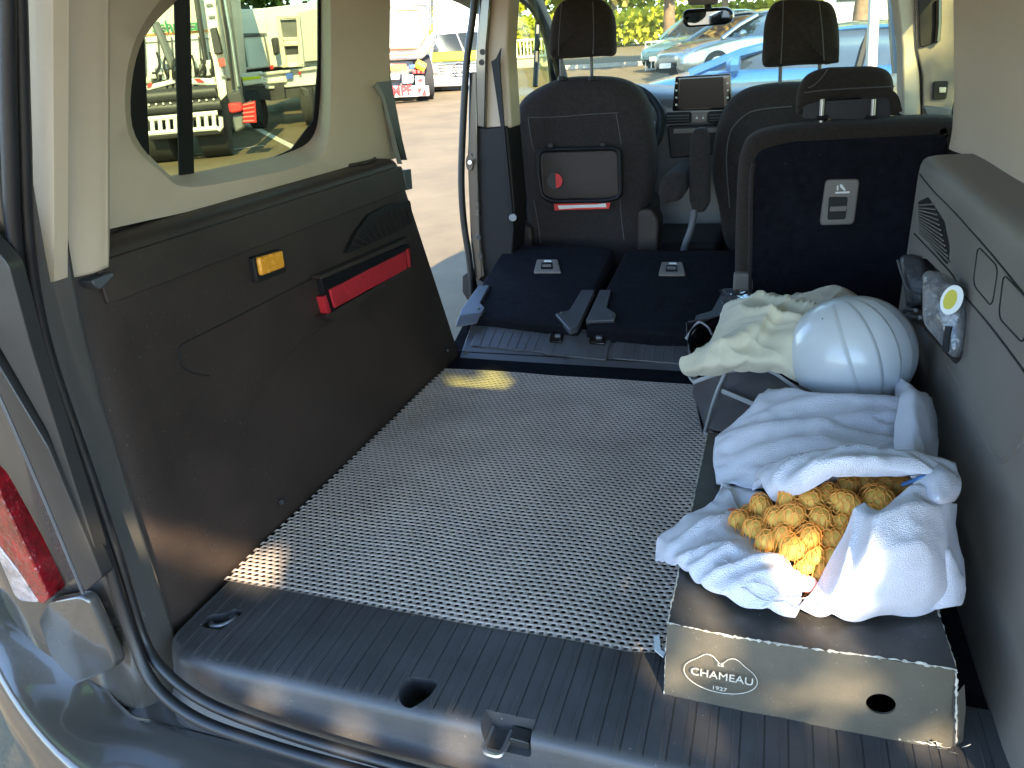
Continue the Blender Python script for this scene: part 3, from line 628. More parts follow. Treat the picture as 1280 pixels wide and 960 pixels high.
for u in (871, 879): MB().slab([PY(u + a, 147 + b, 3.046) for a, b in ((-1.5, 1.5), (0, -1.8), (1.5, 1.5))], (0, -.001, 0)).build('switch_icon', 'white_print', db)
MB().slab(rounded([PY(u, v, 3.04) for u, v in ((834, 158), (916, 155), (915, 192), (838, 198))], .01), (0, .05, 0)).build('centre_stack', 'black', db, bevel=.004)
MB().slab(rounded([PY(u, v, 3.035) for u, v in ((842, 161), (905, 159), (905, 165), (842, 167))], .003), (0, -.006, 0)).build('switch_row', 'panel_grey_lit', db, bevel=.002)
tr2 = MB().slab(rounded([PZ(u, v, .33) for u, v in ((828, 197), (862, 193), (862, 212), (838, 214))], .02), (0, 0, -.02)).build('storage_tray', mat('tray_blue', (.09, .11, .15), .35), db, bevel=.004)
MB().cyl(PZ(857, 204, .33), PZ(857, 204, .35), .022, 16).build('cup', 'panel_grey_lit', tr2, bevel=.003)
MB().cyl(PZ(842, 196, .34), PZ(841, 186, .40), .018, 12, .012).build('gear_lever', 'black', db, bevel=.004)
MB().box((-.42, 2.75, -.02), (-.16, 3.1, .16)).build('centre_console', 'panel_dark', db, bevel=.02)
# steering wheel
ctr = Vector((-.60, 2.98, .555)); ax = Vector((0, -.9, .42)).normalized(); e1 = Vector((1, 0, 0)); e2 = ax.cross(e1)
sw = MB().tube([ctr + e1 * (.195 * math.cos(a)) + e2 * (.165 * math.sin(a)) for a in [k * math.pi / 20 for k in range(40)]], .014, 8, True).build('steering_wheel', 'black', van)
for a in (0, math.pi, -math.pi / 2): MB().tube([ctr, ctr + e1 * (.17 * math.cos(a)) + e2 * (.16 * math.sin(a))], .016, 6, flat=.5).build('spoke', 'steel', sw)
MB().cyl(ctr - ax * .03, ctr + ax * .025, .06, 20).build('hub', 'black', sw, bevel=.01)
# inside mirror and sensor box
mp = lambda u, v: PY(u, v, 3.02)
mi = puff('inside_mirror', rounded([mp(u, v) for u, v in ((853, 16), (857, 12), (908, 9), (916, 14), (915, 27), (906, 31), (858, 35), (852, 28))], .02, 5), (-.15, -1, -.1), .04, .008, 'blackgloss', van)
MB().slab(rounded([PP(u, v, mp(884, 22) + Vector((0, -.022, 0)), Vector((-.28, -1, -.14))) for u, v in ((856, 17), (908, 13), (912, 17), (911, 26), (904, 29), (858, 32))], .02), (0, .003, 0)).build('mirror_glass', 'mirror', mi)
MB().slab(rounded([PY(u, v, 3.0) for u, v in ((858, -12), (898, -12), (897, 3), (893, 5), (860, 6))], .006), (0, .05, 0)).build('sensor_box', 'panel_grey_lit', mi, bevel=.004)
MB().cyl(PY(884, 2, 3.03), PY(886, 14, 3.03), .012, 10).build('mirror_stalk', 'black', mi)
# ---- right side: panel with ledge, pocket, vent
XR = .31
def side_panel_right():
    zs = [-.06, 0, .1, .2, .3, .4, .47, .515, .535, .546, .552, .555, .556]
    dx = [0] * 7 + [0, .002, .006, .014, .03, .16]
    vs = []
    for z, d in zip(zs, dx):
        yf = 1.90 if z > .33 else 1.90
        row = [(.44, .655), (.385, .655), (.365, .662), (.345, .675), (.329, .694), (.318, .718), (.312, .745)] + [(.31, .78 + (yf - .02 - .78) * k / 16) for k in range(17)] + [(.312, yf - .006), (.33, yf), (.47, yf)]
        n = len(row); vs += [(x + d, y, z) for x, y in row]
    fs = [(j * n + i, (j + 1) * n + i, (j + 1) * n + i + 1, j * n + i + 1) for j in range(len(zs) - 1) for i in range(n - 1)]
    # close it so that pockets can be cut
    k = len(vs); vs += [(.52, .655, -.06), (.52, 1.9, -.06), (.52, 1.9, .556), (.52, .655, .556)]
    top = [(len(zs) - 1) * n + i for i in range(n)]; bot = list(range(n))
    l = [j * n for j in range(len(zs))]; r = [j * n + n - 1 for j in range(len(zs))]
    fs += [tuple(bot + [k + 1, k]), tuple(reversed(top)) [0:0] or tuple([k + 3, k + 2] + list(reversed(top))), tuple([k, k + 3] + list(reversed(l))), tuple(r + [k + 2, k + 1]), (k, k + 1, k + 2, k + 3)]
    o = add('side_panel', vs, fs, 'panel_grey_lit', van, angle=50)
    bm = bmesh.new(); bm.from_mesh(o.data); bmesh.ops.recalc_face_normals(bm, faces=bm.faces); bm.to_mesh(o.data); bm.free()
    pts = rounded([PX(u, v, .30) for u, v in ((1128, 330), (1150, 322), (1196, 368), (1200, 392), (1194, 448), (1186, 456), (1140, 402), (1126, 384))], .02)
    cut(o, MB().slab(pts, (.10, 0, 0)).build('c', 'black'))
    for p in o.data.polygons: p.material_index = 0
    label(o, 'plastic side panel, light painted into its grey, with an open pocket and vent')
    return o
rp = side_panel_right()
def rs(name, px, m, parent, proud=.002, r=.006, bev=.001): return MB().slab(rounded([PX(u, v, XR - proud) for u, v in px], r), (.012, 0, 0)).build(name, m, parent, bevel=bev)
vent = rs('air_outlet', [(1147, 252), (1160, 246), (1180, 276), (1187, 310), (1184, 332), (1150, 292)], 'black', rp, .001, .012)
for k in range(12):
    t = (k + .5) / 12
    a = Vector((1148, 255)).lerp(Vector((1148, 292)), t); b = Vector((1166, 252)).lerp(Vector((1187, 330)), t)
    MB().tube([PX(a.x, a.y, XR - .003), PX(b.x, b.y, XR - .003)], .0016, 5).build('slat', 'panel_grey_lit', vent)
for q in ([(1225, 310), (1245, 331), (1247, 340), (1241, 378), (1237, 381), (1219, 359), (1217, 350), (1222, 312)], [(1257, 345), (1281, 370), (1290, 385), (1280, 425), (1276, 427), (1251, 400), (1249, 390), (1254, 348)]):
    MB().tube(rounded([PX(u, v, XR - .0004) for u, v in q], .01, 3), .0012, 5, True).build('blank_cover_outline', 'black', rp)
MB().tube(curve([PX(u, v, XR) for u, v in ((1143, 292), (1188, 340), (1200, 362), (1240, 410), (1285, 470))], 6), .0018, 6).build('panel_seam', 'panel_dark', rp)
MB().tube(curve([PX(u, v, XR) for u, v in ((1186, 458), (1205, 498), (1232, 552), (1243, 570), (1252, 577), (1262, 572), (1275, 556), (1290, 530))], 6), .0022, 6).build('panel_crease', 'panel_grey_lit', rp)
MB().tube(curve([PX(u, v, XR) for u, v in ((1150, 218), (1168, 240), (1190, 262), (1240, 318), (1290, 380))], 6), .0016, 6).build('panel_seam', 'panel_dark', rp)
c = PZ(1222, 178, .557)
MB().tube(curve([c + Vector((.045 * math.cos(a * math.pi / 8), .10 * math.sin(a * math.pi / 8), .001)) for a in range(16)], 3, True), .004, 6, True).build('ledge_rim', 'panel_grey_lit', rp)
MB().cyl(PZ(1207, 176, .557), PZ(1207, 172, .575), .022, 16).build('ledge_knob', 'panel_grey_lit', rp, bevel=.004)
lo = MB().tube(curve([PX(u, v, XR - .02) for u, v in ((1145, 388), (1132, 388), (1128, 393), (1134, 396), (1150, 397))], 5), .004, 8).build('lashing_eye', 'steel', rp)

# ---- right upper trim: beige pillars, belt tower, windows
def rtrim(name, px, m, parent, x, t=.02, r=.01, bev=.003):
    return MB().slab(rounded([PX(u, v, x) for u, v in px], r), (t, 0, 0)).build(name, m, parent, bevel=bev)
qr = []
for z, t in ((.545, 0), (.60, 0), (.70, -.012), (.85, -.035), (1.0, -.06), (1.12, -.09)):
    qr.append([(.43 + t, .72, z), (.42 + t, .8, z), (.42 + t, 1.0, z), (.425 + t, 1.3, z), (.425 + t, 1.55, z), (.43 + t, 1.8, z), (.425 + t, 1.95, z), (.415 + t, 2.05, z), (.42 + t, 2.09, z), (.455 + t, 2.10, z)])
vs, fs = patch(qr, 44, 20)
qo = add('quarter_trim', vs, fs, 'beige', van, angle=70, solid=.03, offs=1)
bm = bmesh.new(); bm.from_mesh(qo.data); bmesh.ops.recalc_face_normals(bm, faces=bm.faces); bm.to_mesh(qo.data); bm.free()
qo.modifiers[0].offset = 0
cut(qo, MB().slab(rounded([(.2, .98, .70), (.2, 1.55, .70), (.2, 1.55, 1.0), (.2, 1.02, 1.0)], .08, 6), (.4, 0, 0)).build('c', 'black'))
for p in qo.data.polygons: p.material_index = 0
MB().box((.50, .95, .62), (.505, 1.6, 1.05)).build('quarter_window', 'glass_back', van)
# belt tower beside the sliding door
bt = MB().slab(rounded([PY(u, v, 2.42) for u, v in ((1141, -40), (1196, -40), (1200, 40), (1190, 150), (1154, 150), (1154, 95), (1146, 60))], .01), (0, .10, 0)).build('door_pillar', 'panel_grey_lit', van, bevel=.006, bseg=3)
MB().slab(rounded([PY(u, v, 2.412) for u, v in ((1147, -20), (1176, -20), (1176, 52), (1150, 60))], .008), (0, .004, 0)).build('pillar_pocket', 'black', bt, bevel=.002)
MB().tube([PY(u, v, 2.405) for u, v in ((1173, 0), (1173, 30), (1171, 52))], .008, 8).build('grab_bar', 'blackgloss', bt)
hw = MB().slab(rounded([PY(u, v, 2.410) for u, v in ((1167, 102), (1186, 101), (1183, 124), (1166, 125))], .006), (0, .01, 0)).build('belt_slot', 'black', bt, bevel=.002)
MB().slab(rounded([PY(u, v, 2.405) for u, v in ((1174, 109), (1183, 109), (1182, 116), (1174, 116))], .002), (0, .01, 0)).build('belt_tongue', 'steel', hw, bevel=.001)
MB().slab([PY(u, v, 2.43) for u, v in ((1116, -40), (1142, -40), (1148, 60), (1152, 145), (1128, 145), (1128, 60))], (0, .12, 0)).build('pillar_beige', 'headliner', bt, bevel=.006)
sb2 = MB().slab([PY(u, v, 2.25) for u, v in ((1207, 42), (1218, 44), (1214, 62), (1200, 120), (1194, 148), (1200, 160), (1188, 160), (1190, 140), (1200, 90))], (0, .01, 0)).build('seat_belt', 'rubber', bt, bevel=.002)
MB().slab(rounded([PY(u, v, 2.30) for u, v in ((1155, 133), (1190, 136), (1192, 146), (1160, 146))], .004), (0, .05, 0)).build('sill_trim', 'steel_dark', bt, bevel=.003)
# right front: A pillar, window frame, glass
MB().tube(curve([PX(u, v, .44) for u, v in ((1094, -30), (1092, 20), (1090, 60), (1088, 110))], 5), .045, 8, flat=.6).build('windscreen_pillar', 'headliner', van)
MB().tube(curve([PX(u, v, .44) for u, v in ((1112, -30), (1116, 40), (1120, 90), (1122, 150))], 5), .03, 8, flat=.5).build('window_frame', 'rubber', van)
MB().box((.44, 2.55, -.3), (.52, 3.4, .60)).build('front_door', 'panel_dark', van, bevel=.01)
MB().box((.455, 2.1, .60), (.46, 3.6, 1.1)).build('door_glass', 'glass_side', van)
MB().box((.52, .83, -.45), (.56, 4.0, .58)).build('body_side', 'paint', van, bevel=.02)
# rear right pillar
vs, fs = patch([[(.31, .70, z) if False else (.40 - t, .72, z), (.36 - t, .66, z), (.345 - t, .635, z), (.37 - t, .62, z), (.41 - t, .61, z), (.47 - t, .59, z), (.53 - t, .62, z), (.58 - t, .72, z), (.60 - t, .95, z)] for z, t in ((-.14, -.03), (.1, -.03), (.3, -.03), (.5, -.02), (.7, .0), (.9, .045), (1.1, .09))], 40, 24)
add('rear_corner', vs, fs, 'paint', van, angle=80, solid=.012, offs=1)
# roof, headliner, windscreen, bonnet
rf = []
for y, z in ((.60, 1.13), (.75, 1.18), (1.2, 1.21), (2.0, 1.22), (2.6, 1.19), (2.95, 1.12)):
    rf.append([(-1.06, y, z - .13), (-1.0, y, z - .05), (-.85, y, z - .01), (-.28, y, z), (.29, y, z - .01), (.44, y, z - .05), (.50, y, z - .13)])
vs, fs = patch(rf, 30, 30); add('roof', vs, fs, 'paint', van, angle=80)
vs, fs = patch([[(p[0] * .97 - .008, p[1], p[2] - .055) for p in r] for r in rf], 30, 30); add('roof_lining', vs, fs, 'headliner', van, angle=80)
MB().slab([(-.98, 2.97, 1.06), (.42, 2.97, 1.06), (.50, 3.85, .60), (-1.06, 3.85, .60)], (0, .003, .005)).build('windscreen', 'glass_front', van, smooth=False)
vs, fs = patch([[(-1.15, y, z - .12), (-1.0, y, z - .01), (-.28, y, z + .02), (.44, y, z - .01), (.59, y, z - .12)] for y, z in ((3.80, .585), (4.0, .56), (4.25, .50), (4.45, .40), (4.5, .2), (4.45, -.3))], 24, 20)
add('bonnet', vs, fs, 'paint', van, angle=80)
MB().box((-1.13, 2.75, -.42), (-1.06, 3.9, .42)).build('front_door', 'paint', van, bevel=.03)
MB().box((-1.0, .9, -.30), (.5, 4.2, -.06)).build('underbody', 'black', van)
for (x, y) in ((-1.06, 1.15), (.5, 1.15), (-1.06, 3.95), (.5, 3.95)):
    w = MB().tube([(x - .10, y, gz(x, y) + .32), (x - .09, y, gz(x, y) + .32), (x + .09, y, gz(x, y) + .32), (x + .10, y, gz(x, y) + .32)], [.27, .32, .32, .27], 36).build('wheel', 'rubber', van, angle=30)
    MB().cyl((x - .105, y, gz(x, y) + .32), (x + .105, y, gz(x, y) + .32), .19, 24).build('rim', 'steel', w, bevel=.01)
# sliding door pushed back along the left side
# open tailgate overhead, with its large window
hx0, hx1 = -1.0, .44
def tg(s, x, d=0): return Vector((x, .60 - s * 1.02, 1.16 + s * .16 + d + .05 * math.sin(s * 3.1)))
tgt = MB()
for s0, s1, x0, x1 in ((0, .10, hx0, hx1), (.62, 1.12, hx0, hx1), (.10, .62, hx0, hx0 + .12), (.10, .62, hx1 - .12, hx1)):
    tgt.hexa([tg(s0, x0), tg(s0, x1), tg(s1, x1), tg(s1, x0)], [tg(s0, x0, .05), tg(s0, x1, .05), tg(s1, x1, .05), tg(s1, x0, .05)])
tgo = tgt.build('tailgate', 'paint', van, bevel=.012)
MB().hexa([tg(.10, hx0 + .12, .02), tg(.10, hx1 - .12, .02), tg(.62, hx1 - .12, .02), tg(.62, hx0 + .12, .02)], [tg(.10, hx0 + .12, .025), tg(.10, hx1 - .12, .025), tg(.62, hx1 - .12, .025), tg(.62, hx0 + .12, .025)]).build('tailgate_window', 'glass_back', tgo)
for x in (hx0 + .09, hx1 - .09): MB().cyl((x, .66, .95), tg(.5, x), .011, 8).build('gas_strut', 'black', tgo)
# ================================================================== things lying in the load bay
# ---- perforated rubber mat
mat('mat_grey', (.42, .345, .295), .75, bump=.4, bscale=500, var=.16, vscale=5)
def rubber_mat():
    x0, x1, y0, y1 = -.866, -.068, .822, 1.812
    px, py = .0143, .0106
    nx = int((x1 - x0) / px); ny = int((y1 - y0) / py); vs = []; fs = []
    def lift(x, y):
        z = .0035 + .002 * noise.noise(Vector((x * 5, y * 5, 0)))
        e = max(0, (x + .16) / .09); f = max(0, (.90 - y) / .08)
        z += .016 * e * e * (.4 + .6 * math.sin(y * 23 + 1) ** 2) * (1 if y < 1.3 else .3)
        z += .012 * max(0, min(1, e * 1.1)) * f * f
        return z
    def warp(x, y):
        e = max(0, (x + .20) / .13)
        return x + .004 * math.sin(y * 19) * e + .0025 * noise.noise(Vector((x * 8, y * 8, 4))), y + .006 * noise.noise(Vector((x * 6, y * 3, 9))) + .012 * e * math.sin(y * 9) * (.3 if y > .95 else .0)
    cache = {}
    def vert(x, y, dz):
        k = (round(x * 1e5), round(y * 1e5), round(dz * 1e5))
        if k in cache: return cache[k]
        wx, wy = warp(x, y); vs.append((wx, wy, lift(x, y) + dz)); cache[k] = len(vs) - 1; return cache[k]
    for j in range(ny):
        for i in range(nx):
            cx = x0 + (i + .5 + (.5 if j % 2 else 0)) * px; cy = y0 + (j + .5) * py; a, b = px / 2, py / 2
            out = [(-a, -b), (0, -b), (a, -b), (a, 0), (a, b), (0, b), (-a, b), (-a, 0)]
            dz = [.0020, .0021, .0020, .0023, .0020, .0021, .0020, .0023]
            O = [vert(cx + ox, cy + oy, d) for (ox, oy), d in zip(out, dz)]
            hx, hy = .0043, .0036
            hol = [(-hx * .72, -hy * .8), (0, -hy), (hx * .72, -hy * .8), (hx, 0), (hx * .72, hy * .8), (0, hy), (-hx * .72, hy * .8), (-hx, 0)]
            I = [vert(cx + ox, cy + oy, .0016) for ox, oy in hol]; J = [vert(cx + ox * 1.0, cy + oy * 1.0, .0002) for ox, oy in hol]
            for k in range(8):
                q = (k + 1) % 8; fs.append((O[k], O[q], I[q], I[k])); fs.append((I[k], I[q], J[q], J[k]))
    return add('perforated_mat', vs, fs, 'mat_grey', None, angle=180)
pm = tag(rubber_mat(), 'light grey perforated anti-slip mat spread on the load floor', 'mat')
MB().slab([PZ(u, v, .02) for u, v in ((817, 795), (824, 793), (826, 812), (832, 815), (829, 821), (818, 812))], (0, .001, -.003)).build('torn_shred', 'white_print', pm)

rg_ = random.Random(11); vs = []; fs = []
for k in range(80):
    x, y = rg_.uniform(-.84, .05), rg_.choice((rg_.uniform(.65, .83), rg_.uniform(.83, 1.8))); s_ = rg_.uniform(.0005, .0015) * (1.4 if rg_.random() < .1 else 1); z = .0062 if y < .835 else .0078
    i = len(vs); a_ = rg_.uniform(0, 6.28); c_, n_ = math.cos(a_) * s_, math.sin(a_) * s_
    vs += [(x - c_, y - n_, z), (x + n_ * .6, y - c_ * .6, z), (x + c_, y + n_, z), (x - n_ * .6, y + c_ * .6, z), (x, y, z + s_ * .7)]; fs += [(i, i + 1, i + 4), (i + 1, i + 2, i + 4), (i + 2, i + 3, i + 4), (i + 3, i, i + 4), (i + 3, i + 2, i + 1, i)]
tag(add('grit', vs, fs, mat('grit', (.16, .12, .08), .9, col2=(.3, .26, .2), vscale=60), None, smooth=False), 'crumbs and grit scattered over the mat and sill', 'grit', kind='stuff')

# ---- boot box
mat('card_dark', (.048, .045, .042), .42, bump=.25, bscale=120, var=.3, vscale=14, dust=.5)
mat('card_front', (.078, .069, .052), .55, bump=.25, bscale=150, var=.14, vscale=12, dust=.4)
mat('card_raw', (.42, .39, .33), .9, bump=.6, bscale=260, var=.35, vscale=60)
mat('card_print', (.42, .40, .35), .6)
bx = empty('boot_box', (.08, 1.03, 0), 'long charcoal cardboard boot box with a white oval logo on its end', 'box')
A, B, Cc, D = Vector((-.092, .762, .003)), Vector((.258, .760, .004)), Vector((.238, .757, .128)), Vector((-.0885, .757, .131))
E_, F_ = Vector((.235, 1.30, .126)), Vector((-.083, 1.302, .129))
def grid4(a, b, c, d, nu, nv, fn):
    vs = []
    for j in range(nv + 1):
        for i in range(nu + 1):
            u, v = i / nu, j / nv; vs.append(fn(u, v, (a * (1 - u) + b * u) * (1 - v) + (d * (1 - u) + c * u) * v))
    return vs, [(j * (nu + 1) + i, j * (nu + 1) + i + 1, (j + 1) * (nu + 1) + i + 1, (j + 1) * (nu + 1) + i) for j in range(nv) for i in range(nu)]
def ffront(u, v, p):
    k = max(0, (u - .86) / .14)
    return p + Vector((0, -.003 * math.sin(math.pi * u) * math.sin(math.pi * v) + .014 * k * k * (1.2 - v) + .0015 * noise.noise(p * 22), -.006 * math.sin(math.pi * u) * (1 - v) + (.010 * max(0, (u - .90) / .1) * (1 - v)) - .004 * v * math.sin(u * 5)))
vs, fs = grid4(A, B, Cc, D, 44, 16, ffront)
front = add('front_panel', vs, fs, 'card_front', bx, solid=.003, offs=1, angle=60)
front.modifiers[0].offset = 0
p = PY(1101, 880, .756)
cut(front, MB().cyl(p + Vector((0, -.04, 0)), p + Vector((0, .04, 0)), .0165, 28).build('c', 'black'))
for q in front.data.polygons: q.material_index = 0
def ftop(u, v, p): return p + Vector((0, 0, -.006 * math.sin(math.pi * u) * math.sin(math.pi * min(1, v * 1.6)) + .0015 * noise.noise(p * 18) - .004 * (1 - v) ** 6 * math.sin(u * 5)))
vs, fs = grid4(D + Vector((0, .0015, 0)), Cc + Vector((0, .0015, 0)), E_, F_, 40, 50, ftop)
top = add('lid', vs, fs, 'card_dark', bx, angle=60)
MB().hexa([A + Vector((-.001, .004, 0)), A + Vector((.001, .004, 0)), D + Vector((.002, .004, -.001)), D + Vector((-.001, .004, -.001))], [Vector((-.087, 1.30, .003)), Vector((-.084, 1.30, .003)), F_ + Vector((.002, 0, -.001)), F_ + Vector((-.001, 0, -.001))]).build('side_panel', 'card_dark', bx)
MB().hexa([B + Vector((-.003, .006, 0)), B + Vector((-.001, .006, 0)), Cc + Vector((0, .004, -.001)), Cc + Vector((-.003, .004, -.001))], [Vector((.243, 1.30, .003)), Vector((.247, 1.30, .003)), E_ + Vector((.001, 0, -.001)), E_ + Vector((-.002, 0, -.001))]).build('side_panel', 'card_dark', bx)
MB().hexa([Vector((-.087, 1.298, .003)), Vector((.245, 1.298, .003)), E_ + Vector((0, -.002, -.002)), F_ + Vector((0, -.002, -.002))], [Vector((-.087, 1.301, .003)), Vector((.245, 1.301, .003)), E_ + Vector((0, .001, -.002)), F_ + Vector((0, .001, -.002))]).build('end_panel', 'card_dark', bx)
MB().box((-.085, .78, .001), (.24, 1.295, .004)).build('bottom_panel', 'card_dark', bx)
def worn(a, b, n, r, jit, name='worn_edge'):
    pts = [a.lerp(b, k / n) + Vector((random.gauss(0, jit), random.gauss(0, jit), random.gauss(0, jit))) for k in range(n + 1)]
    if abs(a.z - b.z) < .02 and abs(a.y - b.y) < .01: pts = [p + Vector((0, 0, -.004 * math.sin(k / n * 5))) for k, p in enumerate(pts)]
    MB().tube(pts, [max(.0003, random.gauss(r, r * .55)) for _ in pts], 5).build(name, 'card_raw', bx)
worn(D, Cc, 90, .0012, .0004); worn(D, F_, 120, .0010, .0004); worn(A, D, 30, .0009, .0003); worn(B + Vector((0, .008, .006)), Cc, 30, .0011, .0004); worn(Cc, E_, 90, .0011, .0005)
worn(A + Vector((.002, 0, 0)), A.lerp(B, .98), 80, .0009, .0004)
# crushed corner: a bent flap and frayed paper
cx = B + Vector((-.006, .004, .0))
MB().slab([cx + Vector(q) for q in ((-.032, -.003, .016), (.0, .006, .094), (.010, .016, .05), (.014, .012, -.002), (-.006, -.004, -.002))], (.002, .003, 0)).build('torn_flap', 'card_front', bx)
for k in range(9):
    q = cx + Vector((random.uniform(-.03, .012), random.uniform(-.008, .002), random.uniform(-.004, .012)))
    MB().put([q, q + Vector((random.uniform(-.01, .01), -.003, random.uniform(.002, .012))), q + Vector((random.uniform(.004, .014), .002, random.uniform(-.004, .006)))], [(0, 1, 2)]).build('paper_shred', 'card_raw', bx, solid=.0006)
# print on the end of the box
fd = .7515
ov = []
for k in range(64):
    a = 2 * math.pi * k / 64 + math.pi / 2; x = .0455 * math.cos(a); z = .0285 * math.sin(a)
    d = min(abs(a - math.pi / 2), abs(a - math.pi / 2 - 2 * math.pi)); z += .006 * math.exp(-((d - .40) / .22) ** 2) - .0095 * math.exp(-(d / .13) ** 2)
    ov.append((x, z))
oc = PY(900, 845, fd - .0005); rgt = (B - A).normalized()
MB().tube([oc + rgt * x + Vector((0, 0, z)) for x, z in ov], .00055, 4, True).build('logo_outline', 'card_print', bx)
nrm = Vector((0, -1, 0))
text('LE', .0085, PY(901, 831, .7485), rgt, (0, 0, 1), 'card_print', 'logo_lettering', bx, .0003)
text('CHAMEAU', .0170, PY(902, 846, .750), rgt, (0, 0, 1), 'card_print', 'logo_lettering', bx, .0003, sx=.97)
text('1927', .0085, PY(899, 861, .7485), rgt, (0, 0, 1), 'card_print', 'logo_lettering', bx, .0003, sx=1.15)

# ---- potatoes in their net
mat('potato', (.64, .35, .05), .6, bump=.35, bscale=120, col2=(.74, .46, .10), vscale=25)
mat('net_orange', (.90, .36, .07), .5, spec=.4)
mat('net_red', (.62, .14, .05), .6, bump=.6, bscale=200)
mat('net_tag', (.75, .30, .27), .5)
LOW = 9
SP = [(490, 640, 40, .9), (545, 622, 38, .9), (300, 520, 40, .8), (660, 250, 50, .9), (560, 300, 50, .9), (410, 400, 50, .9), (540, 405, 50, .9), (230, 340, 46, .9), (150, 330, 44, .9), (100, 360, 46, .8), (180, 405, 50, .9), (205, 285, 48, .9), (250, 462, 60, .75), (285, 352, 50, .9), (365, 340, 56, .9), (452, 258, 58, .85), (545, 230, 46, .9), (500, 352, 60, .8), (625, 282, 66, .7), (640, 195, 48, .85), (722, 182, 52, .8), (785, 270, 74, .85), (835, 192, 52, .8), (905, 200, 46, .9), (452, 440, 50, .85), (372, 500, 64, .85), (572, 462, 56, .8), (615, 372, 46, .9), (478, 535, 48, .8), (520, 600, 46, .9), (430, 590, 40, .8), (320, 430, 44, .9), (700, 340, 50, .85), (560, 540, 44, .9), (340, 250, 46, .85), (760, 330, 44, .9), (640, 440, 46, .9)]
POT = []
for i, (zx, zy, rr_, el) in enumerate(SP):
    u, v = 900 + zx * .25, 560 + zy * .25
    kx = min(1, max(0, (zx - 60) / 330)); ky = min(1, max(0, (660 - zy) / 380)); z = .152 + .075 * kx ** .8 * ky ** .8 + random.uniform(-.004, .004) - (.020 if 1 < i < LOW else 0)
    c = PZ(u, v, z); r_ = rr_ * .25 / F_PX * (c - CAM).length * (1.05 if i >= LOW else .92); an = random.uniform(0, 3.14)
    POT.append((c, r_, r_ * el, an))
me_p = []
for s_ in range(4):
    bmx = bmesh.new(); bmesh.ops.create_icosphere(bmx, subdivisions=3, radius=1)
    for vv in bmx.verts: vv.co *= 1 + .10 * noise.noise(vv.co * 1.1 + Vector((s_ * 9, 0, 0))) + .025 * noise.noise(vv.co * 3 + Vector((0, s_ * 7, 0)))
    me = bpy.data.meshes.new('potato'); bmx.to_mesh(me); bmx.free()
    for p_ in me.polygons: p_.use_smooth = True
    me.materials.append(MATS['potato']); me_p.append(me)
for i, (c, ra, rb, an) in enumerate(POT):
    o = bpy.data.objects.new('potato', me_p[i % 4]); COL.objects.link(o); o.location = c; o.scale = (ra * 1.08, rb, (ra + rb) / 2); o.rotation_euler = (random.uniform(-.3, .3), random.uniform(-.3, .3), an)
    uniq = {9: 'leftmost yellow potato in the net bag, beside the reddish knot', 21: 'largest yellow potato, against the towel flap at the right of the net', 25: 'plump yellow potato lying in the sun low in the net', 23: 'yellow potato farthest right in the net, below the blue tie'}
    tag(o, uniq.get(i, 'yellow potato in the middle of the orange net bag on the boot box'), 'potato', 'potatoes in the net bag')
def ptop(x, y, grow=.001):
    h = .1335
    for c, ra, rb, an in POT:
        dx, dy = x - c.x, y - c.y; ca, sa = math.cos(an), math.sin(an); u = (dx * ca + dy * sa) / (ra * 1.08 + grow); v = (-dx * sa + dy * ca) / (rb + grow); q = 1 - u * u - v * v
        if q > 0: h = max(h, c.z + ((ra + rb) / 2 + grow) * math.sqrt(q))
    return h
pc = [c for c, *_ in POT]; bx0, bx1 = min(c.x for c in pc) - .03, max(c.x for c in pc) + .03; by0, by1 = min(c.y for c in pc) - .03, max(c.y for c in pc) + .03
HG = {}; st_ = .004
def hcell(i, j):
    if (i, j) not in HG: HG[(i, j)] = ptop(bx0 + i * st_, by0 + j * st_)
    return HG[(i, j)]
def netz(x, y):
    i, j = int((x - bx0) / st_), int((y - by0) / st_); hs = [hcell(i + a, j + b) for a in (-5, -2, 0, 2, 5) for b in (-5, -2, 0, 2, 5)]
    return max(sum(hs) / len(hs), ptop(x, y)) + .0022
def inside(x, y):
    return min(math.hypot(x - c.x, y - c.y) for c in pc) < .036
nb = empty('potato_net', (sum(c.x for c in pc) / len(pc), sum(c.y for c in pc) / len(pc), .13), 'orange net bag holding potatoes, wrapped in the white towel', 'net bag')
net = MB(); D1 = Vector((math.cos(.35), math.sin(.35))); D2 = Vector((math.cos(2.1), math.sin(2.1))); pitch = .0068
for Da, Db in ((D1, D2), (D2, D1)):
    for k in range(-60, 61):
        run = []
        for t in range(-110, 111):
            zig = .0011 * (1 if (t // 2 + k) % 2 else -1)
            p2 = Vector(((bx0 + bx1) / 2, (by0 + by1) / 2)) + Db * (k * pitch + zig) + Da * (t * .0034)
            if inside(p2.x, p2.y): run.append(Vector((p2.x, p2.y, netz(p2.x, p2.y))))
            else:
                if len(run) > 3: net.tube(run, .00072, 4, cap=False)
                run = []
        if len(run) > 3: net.tube(run, .00072, 4, cap=False)
o = net.build('netting', 'net_orange', nb, angle=180); o['kind'] = 'stuff'
gth = [PZ(u, v, z) for u, v, z in ((925, 652, .158), (918, 647, .155), (915, 640, .153))]
MB().tube(curve(gth, 4), [.016, .0165, .014, .012, .012, .0125, .011, .009, .006], 10).build('net_knot', 'net_red', nb)
MB().tube(curve([PZ(u, v, z) for u, v, z in ((1128, 606, .25), (1142, 601, .262), (1152, 597, .27), (1160, 594, .272))], 5), .003, 6).build('net_tie', mat('net_blue', (.06, .16, .35), .5), nb)
MB().slab(rounded([PZ(u, v, z) for u, v, z in ((996, 722, .158), (1004, 717, .162), (1020, 724, .162), (1024, 733, .157), (1016, 741, .15), (998, 740, .148))], .006), (0, -.001, .002)).build('net_label', 'net_tag', nb, bevel=.0006)

